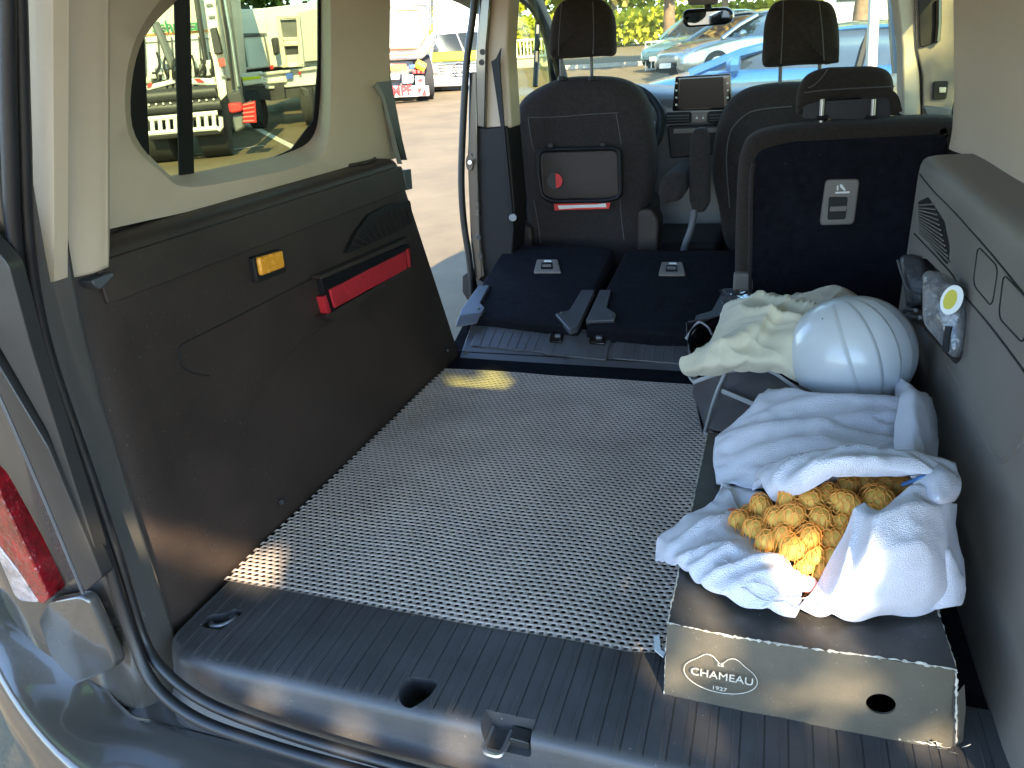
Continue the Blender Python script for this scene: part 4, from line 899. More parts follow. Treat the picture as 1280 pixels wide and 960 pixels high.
# ---- towel round the potatoes
mt_ = mat('terry', (.66, .64, .71), .95, bump=1, bscale=620, var=.05, vscale=40, sheen=.3, detail=5, bdist=.0028)
TV, TF = [], []
HEMS = []
def tsheet(ctrl, nu, nv, seed, amp=.004, freq=14, amp2=.0025, freq2=22, hems=''):
    c3 = [[PZ(u, v, z) for u, v, z in r] for r in ctrl]; vs, fs = patch(c3, nu, nv, amp * 1.3, freq, seed, amp2 * 1.5, freq2)
    sd = Vector((seed * 3.1, 7, 1)); dr = Vector((math.cos(seed * 1.7), math.sin(seed * 1.7), .3))
    vs = [v + Vector((0, -.2, 1)) * ((.010 if seed in (5, 7, 3) else .0075) * (1 - 2.4 * abs(noise.noise(Vector((v.dot(dr) * (25 if seed in (5, 7) else 21), v.dot(dr.cross(Vector((0, 0, 1)))) * 6, v.z * 9)) + sd)) ** .7) + .0012 * (1 - 2 * abs(noise.noise(v * 34 + sd))) + .0012 * noise.noise(v * 60 + sd)) for v in vs]
    k = len(TV); TV.extend(vs); TF.extend([tuple(i + k for i in f) for f in fs])
    n = nu + 1
    for h in hems: HEMS.append({'b': vs[-n:], 't': vs[:n], 'l': vs[0::n], 'r': vs[n - 1::n]}[h])
# back part lying over the bag and the box
tsheet([[(960, 488, .20), (1012, 489, .235), (1075, 498, .235), (1135, 500, .225), (1160, 497, .20), (1164, 505, .15)],
        [(935, 517, .19), (1000, 512, .225), (1075, 517, .232), (1132, 520, .225), (1163, 520, .20), (1168, 530, .14)],
        [(897, 545, .165), (965, 535, .205), (1050, 540, .222), (1125, 545, .215), (1164, 550, .19), (1168, 560, .13)],
        [(893, 575, .150), (955, 572, .185), (1045, 572, .212), (1125, 575, .21), (1163, 578, .185), (1168, 592, .13)],
        [(895, 602, .138), (950, 612, .160), (1040, 605, .20), (1125, 605, .20), (1165, 605, .18), (1170, 620, .13)]], 60, 44, 1, amp=.005, hems='l')
# rolled edge at the right
tsheet([[(1118, 470, .22), (1135, 478, .245), (1152, 492, .235), (1162, 505, .19)], [(1122, 500, .228), (1142, 497, .255), (1158, 505, .235), (1166, 525, .18)], [(1120, 540, .228), (1140, 535, .252), (1160, 545, .225), (1168, 560, .16)], [(1118, 580, .225), (1142, 575, .245), (1160, 583, .21), (1170, 600, .14)]], 24, 24, 2, amp=.003)
# fold drawn over the top of the net
tsheet([[(940, 612, .165), (985, 590, .215), (1060, 578, .235), (1130, 580, .235), (1180, 590, .21)],
        [(942, 600, .185), (985, 578, .248), (1058, 563, .280), (1130, 572, .272), (1188, 588, .245)],
        [(955, 608, .215), (1000, 588, .272), (1062, 574, .298), (1130, 580, .285), (1192, 598, .255)],
        [(965, 618, .212), (1005, 603, .262), (1062, 587, .290), (1125, 592, .280), (1165, 600, .262)],
        [(972, 625, .196), (1006, 614, .246), (1062, 598, .272), (1120, 598, .268), (1146, 600, .262)]], 60, 36, 3, amp=.004, hems='b')
# ear folded out at the right
tsheet([[(1140, 598, .262), (1165, 590, .262), (1190, 586, .25)], [(1142, 606, .255), (1168, 600, .275), (1196, 600, .252)], [(1146, 616, .25), (1172, 624, .268), (1196, 618, .245)], [(1150, 622, .235), (1172, 632, .25), (1190, 630, .22)]], 20, 20, 4, amp=.003, hems='rb')
# lower left flap hanging over the edge of the box
tsheet([[(905, 612, .142), (925, 640, .150), (950, 678, .158), (980, 705, .160), (1002, 733, .150)],
        [(893, 630, .150), (912, 662, .160), (940, 690, .168), (972, 716, .165), (1000, 744, .148)],
        [(862, 645, .145), (890, 678, .160), (925, 704, .163), (962, 730, .156), (1000, 755, .142)],
        [(842, 662, .132), (868, 690, .152), (908, 716, .155), (950, 742, .147), (998, 762, .138)],
        [(823, 678, .105), (850, 703, .140), (886, 728, .143), (935, 752, .139), (995, 768, .134)],
        [(822, 704, .085), (848, 711, .128), (880, 736, .134), (930, 757, .134), (993, 770, .133)]], 60, 44, 5, amp=.0045, amp2=.003, hems='bl')
# flap tucked under, behind it
tsheet([[(905, 610, .138), (935, 610, .145), (960, 625, .16)], [(893, 640, .140), (918, 642, .148), (945, 645, .156)], [(885, 668, .134), (905, 672, .14), (935, 680, .15)]], 24, 24, 6, amp=.004)
# right pouch, closing the net at the front
tsheet([[(1078, 637, .255), (1098, 640, .258), (1122, 622, .262), (1150, 606, .262), (1180, 622, .240), (1190, 640, .19)],
        [(1066, 650, .248), (1096, 652, .268), (1125, 645, .270), (1155, 640, .262), (1182, 650, .225), (1190, 668, .16)],
        [(1052, 680, .215), (1085, 684, .250), (1120, 680, .255), (1155, 680, .245), (1186, 690, .200), (1194, 705, .14)],
        [(1036, 712, .180), (1070, 718, .215), (1110, 716, .225), (1150, 716, .215), (1190, 722, .170), (1199, 735, .135)],
        [(1018, 742, .152), (1055, 750, .172), (1100, 750, .180), (1150, 748, .172), (1190, 745, .150), (1199, 752, .133)],
        [(1000, 764, .136), (1050, 770, .137), (1100, 771, .137), (1150, 767, .136), (1185, 757, .135), (1197, 758, .132)]], 64, 56, 7, amp=.0045, amp2=.003, hems='lb')
# folds on its right
tsheet([[(1165, 640, .18), (1180, 655, .20), (1190, 668, .17)], [(1165, 690, .185), (1186, 700, .20), (1199, 712, .15)], [(1160, 735, .16), (1188, 738, .165), (1201, 745, .133)], [(1150, 762, .14), (1180, 760, .14), (1198, 757, .131)]], 24, 30, 8, amp=.004)
tw = add('towel', TV, TF, 'terry', None, angle=180, solid=.004, offs=0)
tag(tw, 'white terry towel wrapped round the potato net on the boot box', 'towel')
for h in HEMS: MB().tube(h, .0024, 6).build('hem', 'terry', tw, angle=180)
for k_ in (.10, .22):      # stitched lines along the pouch hem
    h = HEMS[4]; MB().tube([p + (Vector((.10 * k_ * 2.2, .0, .004 + .10 * k_ * .9))) for p in h[3:-3]], .0011, 5).build('hem_stitch', 'terry', tw, angle=180)

# ---- white helmet
mat('helmet_white', (.50, .51, .52), .35, coat=.4, var=.03, vscale=12)
def helmet():
    r_, d_, f_ = Vector(M.col[0]), Vector(M.col[1]), Vector(M.col[2])
    pole = (d_ * .96 + r_ * .28).normalized(); ax = (r_ * .42 - f_ * .9); ax = (ax - pole * ax.dot(pole)).normalized(); sd = pole.cross(ax).normalized()
    if sd.dot(r_) < 0: sd = -sd
    e1 = sd; e2 = ax.cross(e1); C0 = PY(1061, 443, 1.45); Rr = .114; vs = []; nt_, np_ = 150, 200
    def rad(d):
        psi = math.degrees(math.atan2(d.dot(sd), d.dot(ax))); lat = abs(d.dot(pole)); w = max(0, 1 - (lat / .93) ** 6); q = 1.0
        ed = (-75, -48, -24, -4, 14, 30, 42, 53, 63, 73, 110)
        for lo, hi in zip(ed[:-1], ed[1:]):
            if lo <= psi < hi:
                f = (psi - lo) / (hi - lo); q += .034 * w * (f if f < .86 else .86 * (1 - f) / .14)
        return q * .985
    for i in range(nt_ + 1):
        th = math.radians(108) * i / nt_
        for k in range(np_):
            ph = 2 * math.pi * k / np_; d = ax * math.cos(th) + (e1 * math.cos(ph) + e2 * math.sin(ph)) * math.sin(th)
            vs.append(C0 + d * (Rr * rad(d)) + pole * (d.dot(pole) * -.004))
    fs = [(i * np_ + k, i * np_ + (k + 1) % np_, (i + 1) * np_ + (k + 1) % np_, (i + 1) * np_ + k) for i in range(nt_) for k in range(np_)]
    o = add('helmet', vs, fs, 'helmet_white', None, angle=180, solid=.004, offs=-1)
    MB().tube([vs[nt_ * np_ + k] for k in range(np_)], .0035, 6, True).build('rim', 'helmet_white', o)
    inner = [C0 + (v - C0) * .93 for v in vs[90 * np_:]]; n = nt_ - 89
    add('liner', inner, [(i * np_ + k, i * np_ + (k + 1) % np_, (i + 1) * np_ + (k + 1) % np_, (i + 1) * np_ + k) for i in range(n - 1) for k in range(np_)], 'black', o)
    for u, v in ((1029, 399), (1030, 407), (1031, 415), (1033, 423)):
        d = ray(u, v).normalized(); w = CAM - C0; b = w.dot(d); cc = w.dot(w) - (Rr * 1.0) ** 2; q = b * b - cc
        p = CAM + d * (-b - math.sqrt(max(q, 0))); nn = (p - C0).normalized()
        MB().cyl(p - nn * .004, p + nn * .0012, .0022, 10).build('vent_hole', 'black', o)
    return o
tag(helmet(), 'white plastic helmet with ridges lying on its side behind the towel', 'helmet')

# ---- cream garment crumpled beside the helmet
mat('cream_cloth', (.58, .52, .38), .9, bump=.5, bscale=600, var=.06, vscale=20, sheen=.2)
ctrl = [[(905, 398, .16), (955, 380, .20), (1000, 374, .22), (1045, 378, .22), (1085, 390, .20)],
        [(908, 388, .22), (950, 372, .27), (1000, 366, .285), (1045, 370, .275), (1082, 386, .25)],
        [(893, 412, .245), (935, 388, .292), (985, 384, .306), (1025, 388, .30), (1068, 404, .25)],
        [(872, 440, .22), (915, 415, .285), (955, 412, .282), (995, 418, .28), (1045, 432, .22)],
        [(853, 455, .195), (895, 438, .25), (945, 436, .255), (985, 446, .25), (1035, 462, .20)],
        [(855, 468, .175), (885, 460, .215), (940, 455, .232), (982, 464, .225), (1028, 484, .18)],
        [(866, 476, .15), (890, 474, .175), (945, 466, .200), (985, 476, .20), (1020, 492, .17)]]
vs, fs = patch([[PZ(u, v, z) for u, v, z in r] for r in ctrl], 150, 120, .010, 9, 3, .006, 8)
def crease(v):
    a = Vector((.55, .83, .1)); b = Vector((.9, -.4, .1)); c = Vector((0, 0, 1)); s = 0
    for d, f, g, k, o_ in ((a, 12, 3, .012, 1), (b, 15, 4, .008, 5), (a, 30, 6, .0025, 9)):
        e = d.cross(c); s += k * (1 - 2.5 * abs(noise.noise(Vector((v.dot(d) * f, v.dot(e) * g, v.z * 6 + o_)))) ** .7)
    return s
vs = [v + Vector((0, -.25, 1)) * crease(v) for v in vs]
tag(add('cream_garment', vs, fs, 'cream_cloth', None, angle=180, solid=.002), 'crumpled cream cloth garment stuffed into the grey bag beside the helmet', 'garment')

# ---- grey bag that holds them
mat('bag_grey', (.060, .054, .058), .85, bump=.6, bscale=500, var=.12, vscale=10)
tb = empty('carry_bag', (.06, 1.48, 0), 'dark grey cloth carry bag with light piping, standing behind the boot box', 'bag')
def bagp(name, ctrl, nu, nv, seed, amp=.006, m='bag_grey'):
    vs, fs = patch([[PZ(u, v, z) for u, v, z in r] for r in ctrl], nu, nv, amp, 12, seed, .003, 16); return add(name, vs, fs, m, tb, angle=180, solid=.0025)
bagp('front_side', [[(872, 473, .165), (905, 466, .185), (950, 461, .195), (985, 478, .20), (1015, 492, .20)],
                    [(868, 490, .12), (900, 488, .15), (945, 486, .175), (975, 498, .185), (1000, 505, .19)],
                    [(875, 512, .07), (893, 510, .12), (930, 510, .155), (955, 515, .165), (980, 520, .17)],
                    [(883, 542, .01), (887, 538, .10), (905, 540, .135), (935, 538, .145), (960, 535, .15)]], 40, 30, 1)
bagp('left_side', [[(858, 405, .16), (862, 430, .17), (866, 455, .168), (872, 473, .165)], [(860, 420, .10), (863, 445, .10), (867, 470, .10), (871, 495, .10)], [(862, 440, .005), (866, 465, .005), (872, 500, .005), (880, 545, .005)]], 24, 20, 2, .004)
bagp('right_side', [[(1090, 395, .20), (1120, 430, .20), (1135, 480, .19)], [(1100, 420, .10), (1135, 460, .10), (1150, 500, .10)], [(1105, 440, .005), (1150, 480, .005), (1165, 530, .005)]], 20, 16, 3, .004)
bagp('back_side', [[(860, 404, .17), (950, 385, .22), (1090, 392, .21)], [(868, 420, .08), (950, 405, .1), (1100, 415, .1)], [(870, 440, .004), (950, 430, .004), (1110, 440, .004)]], 24, 16, 4, .004)
def pipe(px, r=.0035): MB().tube(curve([PZ(u, v, z) for u, v, z in px], 8), r, 7, flat=.6).build('piping', 'piping', tb)
pipe([(866, 478, .165), (905, 465, .190), (945, 460, .203), (965, 465, .206), (985, 478, .206), (1000, 489, .205)], .0045)
pipe([(906, 467, .190), (896, 490, .155), (888, 515, .125), (881, 542, .105)], .005)
pipe([(903, 489, .160), (925, 498, .165), (957, 512, .168)], .005)
pipe([(858, 460, .172), (862, 472, .165), (868, 479, .16)])
MB().tube(curve([PZ(u, v, z) for u, v, z in ((860, 430, .17), (866, 412, .20), (884, 402, .215), (900, 398, .21), (905, 405, .20))], 8), .006, 7, flat=.4).build('strap', 'black', tb)
MB().tube(curve([PZ(u, v, z) for u, v, z in ((858, 424, .165), (872, 405, .205), (878, 404, .215), (886, 410, .21), (890, 418, .20))], 8), .005, 7, flat=.5).build('strap', 'piping', tb)

# ---- clear crinkled plastic bag
m = glass('clear_film', (.94, .95, .96)); n_ = m.node_tree
t_ = n_.nodes.new('ShaderNodeTexNoise'); t_.inputs['Scale'].default_value = 60; b_ = n_.nodes.new('ShaderNodeBump'); b_.inputs['Strength'].default_value = 1; b_.inputs['Distance'].default_value = .01
n_.links.new(t_.outputs[0], b_.inputs['Height'])
for q in n_.nodes:
    if q.bl_idname == 'ShaderNodeBsdfGlossy': n_.links.new(b_.outputs[0], q.inputs['Normal']); q.inputs['Roughness'].default_value = .12
    if q.bl_idname == 'ShaderNodeMath' and q.operation == 'MULTIPLY_ADD': q.inputs[2].default_value = .22
vs, fs = patch([[PZ(u, v, z) for u, v, z in r] for r in ([(898, 362, .20), (920, 364, .23), (945, 366, .24), (962, 372, .23)], [(902, 375, .22), (922, 374, .25), (946, 376, .26), (964, 380, .25)], [(906, 392, .20), (925, 388, .24), (945, 388, .255), (960, 390, .25)])], 34, 26, .006, 25, 5, .006, 35)
tag(add('plastic_bag', vs, fs, 'clear_film', None, angle=180), 'clear crinkled plastic bag poking out behind the cream garment', 'plastic bag')

# ---- things in the right side pocket
mat('pack_grey', (.22, .22, .225), .28, bdist=.012, bump=1, bscale=32, col2=(.05, .05, .055), vscale=30, coat=.5)
def onpk(x0): 
    p0 = PX(1172, 395, x0); nn = Vector((-.62, -.72, .30)).normalized(); return p0, nn
p0, nn = onpk(.272)
pkk = puff('wrapped_pack', rounded([PP(u, v, p0, nn) for u, v in ((1150, 342), (1160, 336), (1198, 362), (1201, 400), (1197, 438), (1186, 449), (1152, 404))], .012, 5), nn, .06, .012, 'pack_grey', None, bulge=.004, noise_amp=.010)
tag(pkk, 'grey plastic-wrapped pack with a yellow and white sticker in the side pocket', 'pack')
sc_ = PP(1190, 375, p0 + nn * .006, nn); tx = nn.cross(Vector((0, 0, 1))).normalized(); ty = tx.cross(nn).normalized()
if ty.z < 0: ty = -ty
def disc(c, rx, ry, n=24): return [c + tx * (rx * math.cos(2 * math.pi * k / n)) + ty * (ry * math.sin(2 * math.pi * k / n)) for k in range(n)]
st1 = MB().slab(disc(sc_, .017, .024), nn * .0015).build('sticker', 'white_print', pkk)
MB().slab([sc_ + (p_ - sc_) + tx * .002 for p_ in disc(sc_ + nn * .0016, .010, .016)], nn * .0008).build('sticker_print', mat('sticker_yellow', (.55, .47, .05), .5), st1)
MB().tube(curve([PP(u, v, p0 + nn * .008, nn) for u, v in ((1186, 408), (1183, 425), (1182, 440))], 5), .005, 6).build('zip_edge', 'black', pkk)
p0, nn = onpk(.325); p0 = PX(1135, 350, .285)
pch = puff('black_pouch', rounded([PP(u, v, p0, nn) for u, v in ((1120, 320), (1132, 315), (1150, 322), (1157, 345), (1152, 378), (1140, 388), (1128, 380), (1122, 345))], .012, 5), nn, .06, .014, mat('pouch', (.03, .03, .032), .45, bump=1, bscale=70), None, bulge=.006, noise_amp=.012)
tag(pch, 'small black zipped pouch beside the wrapped pack in the side pocket', 'pouch')
MB().tube(curve([PP(u, v, p0 + nn * .004, nn) for u, v in ((1122, 325), (1128, 345), (1136, 362), (1150, 368))], 5), .0025, 6).build('zip', 'steel_dark', pch)
# ================================================================== outside the van
mat('white_paint', (.72, .72, .69), .35, coat=.4, var=.06, vscale=3)
mat('off_white', (.62, .60, .54), .6, var=.12, vscale=2)
mat('cream_metal', (.66, .60, .50), .55, var=.15, vscale=2)
mat('rust', (.40, .20, .12), .8, var=.3, vscale=8)
mat('grey_metal', (.16, .165, .17), .45, metal=.3, var=.15, vscale=4)
mat('dark_metal', (.045, .046, .05), .5, metal=.2, var=.2, vscale=6)
mat('tyre', (.025, .025, .026), .85)
mat('signal_red', (.62, .03, .03), .45)
mat('orange_lens', (.85, .22, .02), .25, coat=.8)
mat('red_lens', (.55, .03, .03), .25, coat=.8)
mat('hi_yellow', (.72, .78, .02), .5)
mat('yellow_tank', (.75, .5, .04), .4)
mat('plate_blue', (.05, .12, .5), .4)
mat('text_green', (.02, .22, .09), .5); mat('text_mint', (.12, .62, .40), .5)
mat('orange_line', (.75, .28, .05), .5)
mat('car_glass', (.03, .04, .05), .05, spec=.9, coat=1)
mat('blue_paint', (.035, .13, .34), .22, coat=1, metal=.2)
mat('silver_paint', (.38, .42, .43), .25, coat=1, metal=.6)
mat('teal_paint', (.14, .26, .30), .25, coat=1, metal=.4)
mat('fence_white', (.72, .72, .68), .5)
mat('fence_steel', (.55, .58, .62), .35, metal=.6)
mat('kerb', (.42, .40, .36), .9, var=.15)
mat('line_paint', (.62, .60, .54), .7, var=.2, vscale=5)
mat('bark', (.20, .135, .085), .95, bump=1, bscale=14, var=.3, vscale=8)
mat('wall_grey', (.46, .48, .47), .8, var=.08, vscale=2)
leafmat('leaf_lime', (.40, .44, .03), (.62, .60, .07), .8)
leafmat('leaf_gold', (.58, .40, .08), (.70, .55, .16), .8)
leafmat('leaf_green', (.22, .30, .03), (.40, .44, .06), .8)
leafmat('leaf_deep', (.03, .065, .014), (.06, .12, .02), 2.0)

class Plane:
    """an upright plane facing the viewer at a real distance; turned by yaw degrees"""
    def __init__(s, u, v, dist, yaw=0):
        s.p = PD(u, v, dist); d = Vector((s.p.x, s.p.y, 0)).normalized(); a = math.radians(yaw)
        s.n = Vector((d.x * math.cos(a) - d.y * math.sin(a), d.x * math.sin(a) + d.y * math.cos(a), 0)); s.r = Vector((s.n.y, -s.n.x, 0))
    def at(s, u, v, off=0): return PP(u, v, s.p + s.n * off, s.n)
    def slab(s, name, px, m, parent, off=0, t=.1, r=0, bevel=0):
        pts = [s.at(u, v, off) for u, v in px]
        if r: pts = rounded(pts, r)
        return MB().slab(pts, s.n * t).build(name, m, parent, bevel=bevel)
    def rod(s, name, px, rad, m, parent, off=0, seg=8):
        return MB().tube([s.at(u, v, off) for u, v in px], rad, seg).build(name, m, parent)
def drop(p, o=0): return Vector((p.x, p.y, gz(p.x, p.y) + o))
def wheel_at(P, c, rad, parent, w=.25):
    w = w * .8; o = MB().tube([c - P.r * w / 2, c - P.r * (w / 2 - .02), c + P.r * (w / 2 - .02), c + P.r * w / 2], [rad * .9, rad, rad, rad * .9], 24).build('wheel', 'tyre', parent); return o

# ---- recycling truck seen through the quarter window
P = Plane(235, 180, 11.5, -8)
b0 = drop(P.at(235, 150))
tk = empty('crane_truck', b0, 'white truck with loading mast, rollers and white grid bumper behind the tinted window', 'truck')
P.slab('body', [(168, -150), (252, -150), (266, -60), (281, 98), (172, 106)], 'off_white', tk, .35, 5.0, bevel=.03)
P.slab('body_panel', [(176, 48), (262, 44), (270, 88), (178, 94)], 'white_paint', tk, .30, .05, bevel=.01)
P.slab('stripe', [(180, 43), (266, 37), (266, 39), (180, 45)], 'orange_line', tk, .33, .01); P.slab('stripe', [(178, 53), (268, 47), (268, 48), (178, 54)], 'grey_metal', tk, .28, .01)
text('Schmitz', .19, P.at(219, 33, .30), P.r, (0, 0, 1), 'text_green', 'lettering', tk, .004, sx=1.0, weight=.004)
P.rod('strut', [(194, 28), (203, 50), (216, 84)], .05, 'grey_metal', tk, .15)
P.rod('strut', [(243, -20), (250, 30), (258, 80)], .035, 'dark_metal', tk, .1)
P.slab('mast_rail', [(246, -60), (262, -60), (284, 118), (274, 128)], 'white_paint', tk, -.05, .2, bevel=.01)
P.slab('mast', [(262, -60), (279, -60), (302, 118), (292, 122)], 'grey_metal', tk, -.15, .25, bevel=.015)
P.slab('mast_box', [(262, 36), (270, 34), (278, 66), (268, 68)], 'dark_metal', tk, -.2, .2, bevel=.01)
P.slab('mast_lamp', [(272, 74), (280, 72), (282, 82), (274, 84)], 'red_lens', tk, -.2, .1)
for k in range(9):
    u = 184 + k * 9.2; P.slab('bracket', [(u, 90 - (k % 3) * 4 - k * .8), (u + 6, 89 - (k % 3) * 4 - k * .8), (u + 6, 101 - k * .9), (u, 102 - k * .9)], ['off_white', 'grey_metal', 'white_paint'][k % 3], tk, .05 + .03 * (k % 2), .25, bevel=.01)
P.slab('ramp', [(182, 107), (214, 99), (220, 104), (184, 114)], 'white_paint', tk, -.1, .3, bevel=.02)
P.slab('ramp', [(236, 97), (268, 98), (271, 107), (238, 106)], 'white_paint', tk, -.1, .3, bevel=.02)
P.slab('warning_patch', [(184, 106), (190, 103), (189, 108), (184, 110)], 'signal_red', tk, -.12, .02); P.slab('warning_patch', [(242, 98), (250, 98), (256, 103), (247, 103)], 'signal_red', tk, -.12, .02)
for v0, v1 in ((122, 114), (137, 130)):
    MB().cyl(P.at(182, v0, -.1), P.at(270 + (v0 > 130) * 6, v1, -.1), .085, 16).build('roller', 'dark_metal', tk)
for k in range(10):
    u = 186 + k * 9; MB().cyl(P.at(u, 131 - k * .75, -.2), P.at(u, 131 - k * .75, 0), .014, 8).build('roller_bolt', 'off_white', tk)
P.slab('underbody', [(180, 130), (275, 124), (277, 166), (184, 172)], 'dark_metal', tk, .15, 4.5)
for v0, v1 in ((149, 141), (167, 160)): P.rod('grid_rail', [(186, v0), (272, v1)], .032, 'white_paint', tk, -.2)
for k in range(9):
    u = 190 + k * 9.6; P.rod('grid_bar', [(u, 148 - k * .85), (u + 1.5, 167 - k * .8)], .028, 'white_paint', tk, -.2)
    P.rod('grid_pin', [(u + 3, 136 - k * .8), (u + 4, 146 - k * .85)], .022, 'off_white', tk, -.1)
P.rod('lower_bar', [(187, 171), (275, 163)], .05, 'dark_metal', tk, -.15); P.rod('hook', [(276, 146), (277, 158), (273, 163)], .03, 'white_paint', tk, -.2)
for u in (196, 268): wheel_at(P, drop(P.at(u, 165, .4), .45), .45, tk, .5)
P.slab('lamp_arm', [(283, 118), (300, 112), (306, 130), (288, 134)], 'dark_metal', tk, -.2, .2, bevel=.02)
P.slab('lamp_cover', [(285, 129), (301, 128), (304, 134), (303, 139), (290, 142), (286, 139)], 'signal_red', tk, -.3, .15, bevel=.02)
gr_ = P.slab('warning_board', [(303, 130), (314, 125), (319, 138), (320, 152), (307, 154)], 'dark_metal', tk, -.25, .03)
for k in range(5):
    P.rod('board_bar', [(304, 132 + k * 5), (318, 129 + k * 5.6)], .022, 'signal_red', gr_, -.28); P.rod('board_bar', [(305 + k * 3.2, 130 - k), (307 + k * 3.1, 153)], .016, 'signal_red', gr_, -.28)
P.slab('hydraulic_box', [(290, 144), (304, 141), (306, 160), (294, 166)], 'grey_metal', tk, -.2, .3, bevel=.03)

rg_ = random.Random(4)
for k in range(16):
    u, v = rg_.uniform(184, 272), rg_.uniform(84, 106); w_, h_ = rg_.uniform(2, 5), rg_.uniform(2, 6)
    P.slab('fitting', [(u, v), (u + w_, v - .4), (u + w_, v + h_), (u, v + h_ + .4)], ['grey_metal', 'off_white', 'dark_metal', 'white_paint'][k % 4], tk, -.02 - .02 * (k % 3), .12, bevel=.008)
for k in range(7):
    u = 196 + k * 11; pts_ = [P.at(u, 66 + k % 3 * 4, .2), P.at(u + rg_.uniform(-4, 4), 82, -.05), P.at(u + rg_.uniform(-5, 5), 100, .0), P.at(u + rg_.uniform(-3, 3), 118, -.1)]
    MB().tube(curve(pts_, 5), .016, 6).build('hose', 'tyre', tk)
for k in range(6): P.rod('body_seam', [(180 + k * 17, 46), (183 + k * 17.5, 94)], .010, 'grey_metal', tk, .27)
for k in range(8): P.slab('mast_step', [(254 + k * 3.2, -10 + k * 15), (262 + k * 3.0, -11 + k * 15), (262.5 + k * 3.0, -8 + k * 15), (254.5 + k * 3.2, -7 + k * 15)], 'grey_metal', tk, -.08, .03)
P.rod('mast_cable', [(272, -30), (283, 40), (292, 112)], .014, 'tyre', tk, -.22); P.rod('mast_pipe', [(276, -30), (288, 40), (298, 108)], .020, 'steel', tk, -.20)
# ---- box truck and pickup farther off
P = Plane(340, 120, 17, -14)
t2 = empty('box_truck', drop(P.at(340, 110)), 'large white box truck parked behind the pickup with the ladder rack', 'truck')
P.slab('box_body', [(294, 12), (330, 10), (333, 42), (338, 84), (300, 88)], 'white_paint', t2, .6, 4.5, bevel=.03)
P.slab('box_side', [(330, 10), (396, 2), (398, 84), (338, 84)], 'white_paint', t2, .65, .2, bevel=.02)
P.slab('box_step', [(294, 42), (333, 41), (333, 43), (294, 44)], 'grey_metal', t2, .55, .03)
P.rod('door_seam', [(303, 46), (309, 84)], .018, 'grey_metal', t2, .58); P.rod('door_seam', [(301, 46), (330, 44)], .018, 'grey_metal', t2, .58); P.rod('door_seam', [(330, 44), (337, 82)], .018, 'grey_metal', t2, .58)
P.slab('mirror', [(338, 48), (346, 46), (348, 66), (342, 70)], 'dark_metal', t2, .3, .2, bevel=.03)
P.slab('grey_trailer', [(371, 16), (397, 10), (398, 76), (378, 78)], 'wall_grey', t2, .4, .2, bevel=.02)
P.slab('tail_light', [(337, 82), (341, 81), (342, 86), (338, 87)], 'red_lens', t2, .2, .1)
P.slab('underbody', [(298, 88), (398, 82), (398, 112), (300, 118)], 'dark_metal', t2, .9, 3)
for u in (310, 392): wheel_at(P, drop(P.at(u, 115, 1.0), .42), .42, t2, .5)
P = Plane(340, 128, 15, -14)
t3 = empty('flatbed_pickup', drop(P.at(340, 120)), 'white flatbed pickup with a tan ladder rack and blue plate', 'pickup')
P.slab('tailboard', [(300, 92), (326, 89), (330, 104), (304, 108)], 'white_paint', t3, 0, .1, bevel=.02)
P.slab('tailboard_stripe', [(302, 97), (325, 95), (326, 98), (303, 101)], 'hi_yellow', t3, -.01, .02)
P.slab('side_board', [(326, 92), (396, 84), (396, 106), (332, 112)], 'white_paint', t3, .05, .15, bevel=.02)
P.rod('board_rail', [(326, 93), (396, 85)], .03, 'off_white', t3, 0); P.rod('board_rail', [(329, 104), (358, 101)], .025, 'off_white', t3, 0)
P.slab('blue_plate', [(357, 92), (366, 91), (366, 98), (358, 99)], 'plate_blue', t3, -.03, .03); P.slab('red_lamp', [(373, 90), (376, 90), (376, 93), (373, 93)], 'red_lens', t3, -.03, .03)
for q in ([(344, 20), (349, 20), (359, 84), (353, 85)], [(370, 20), (374, 20), (380, 80), (374, 82)]): P.slab('rack_post', q, 'cream_metal', t3, -.1, .1, bevel=.01)
for v in (20, 47, 54, 80): P.slab('rack_rail', [(344 + v * .12, v), (371 + v * .08, v - 1), (371 + v * .08, v + 3), (344 + v * .12, v + 4)], 'cream_metal', t3, -.1, .1, bevel=.01)
P.slab('rack_panel', [(350, 25), (370, 24), (373, 46), (353, 47)], 'grey_metal', t3, -.02, .03); P.slab('rack_panel', [(355, 55), (373, 54), (375, 68), (357, 69)], 'dark_metal', t3, -.02, .03); P.slab('rack_panel', [(357, 70), (375, 69), (377, 79), (359, 80)], 'cream_metal', t3, -.02, .03)
P.slab('number_plate', [(360, 79), (371, 78), (372, 83), (361, 84)], 'white_print', t3, -.15, .02)
P.slab('underbody', [(306, 108), (396, 104), (396, 118), (340, 126), (318, 124)], 'dark_metal', t3, .1, 1.8)
P.slab('mud_flap', [(343, 106), (354, 104), (357, 124), (342, 126)], 'dark_metal', t3, -.05, .05)
for u, v in ((319, 128), (386, 118)): wheel_at(P, drop(P.at(u, v, .2), .34), .34, t3, .3)
P.slab('jockey_wheel', [(374, 108), (386, 112), (388, 124), (380, 122)], 'dark_metal', t3, -.1, .1, bevel=.02)

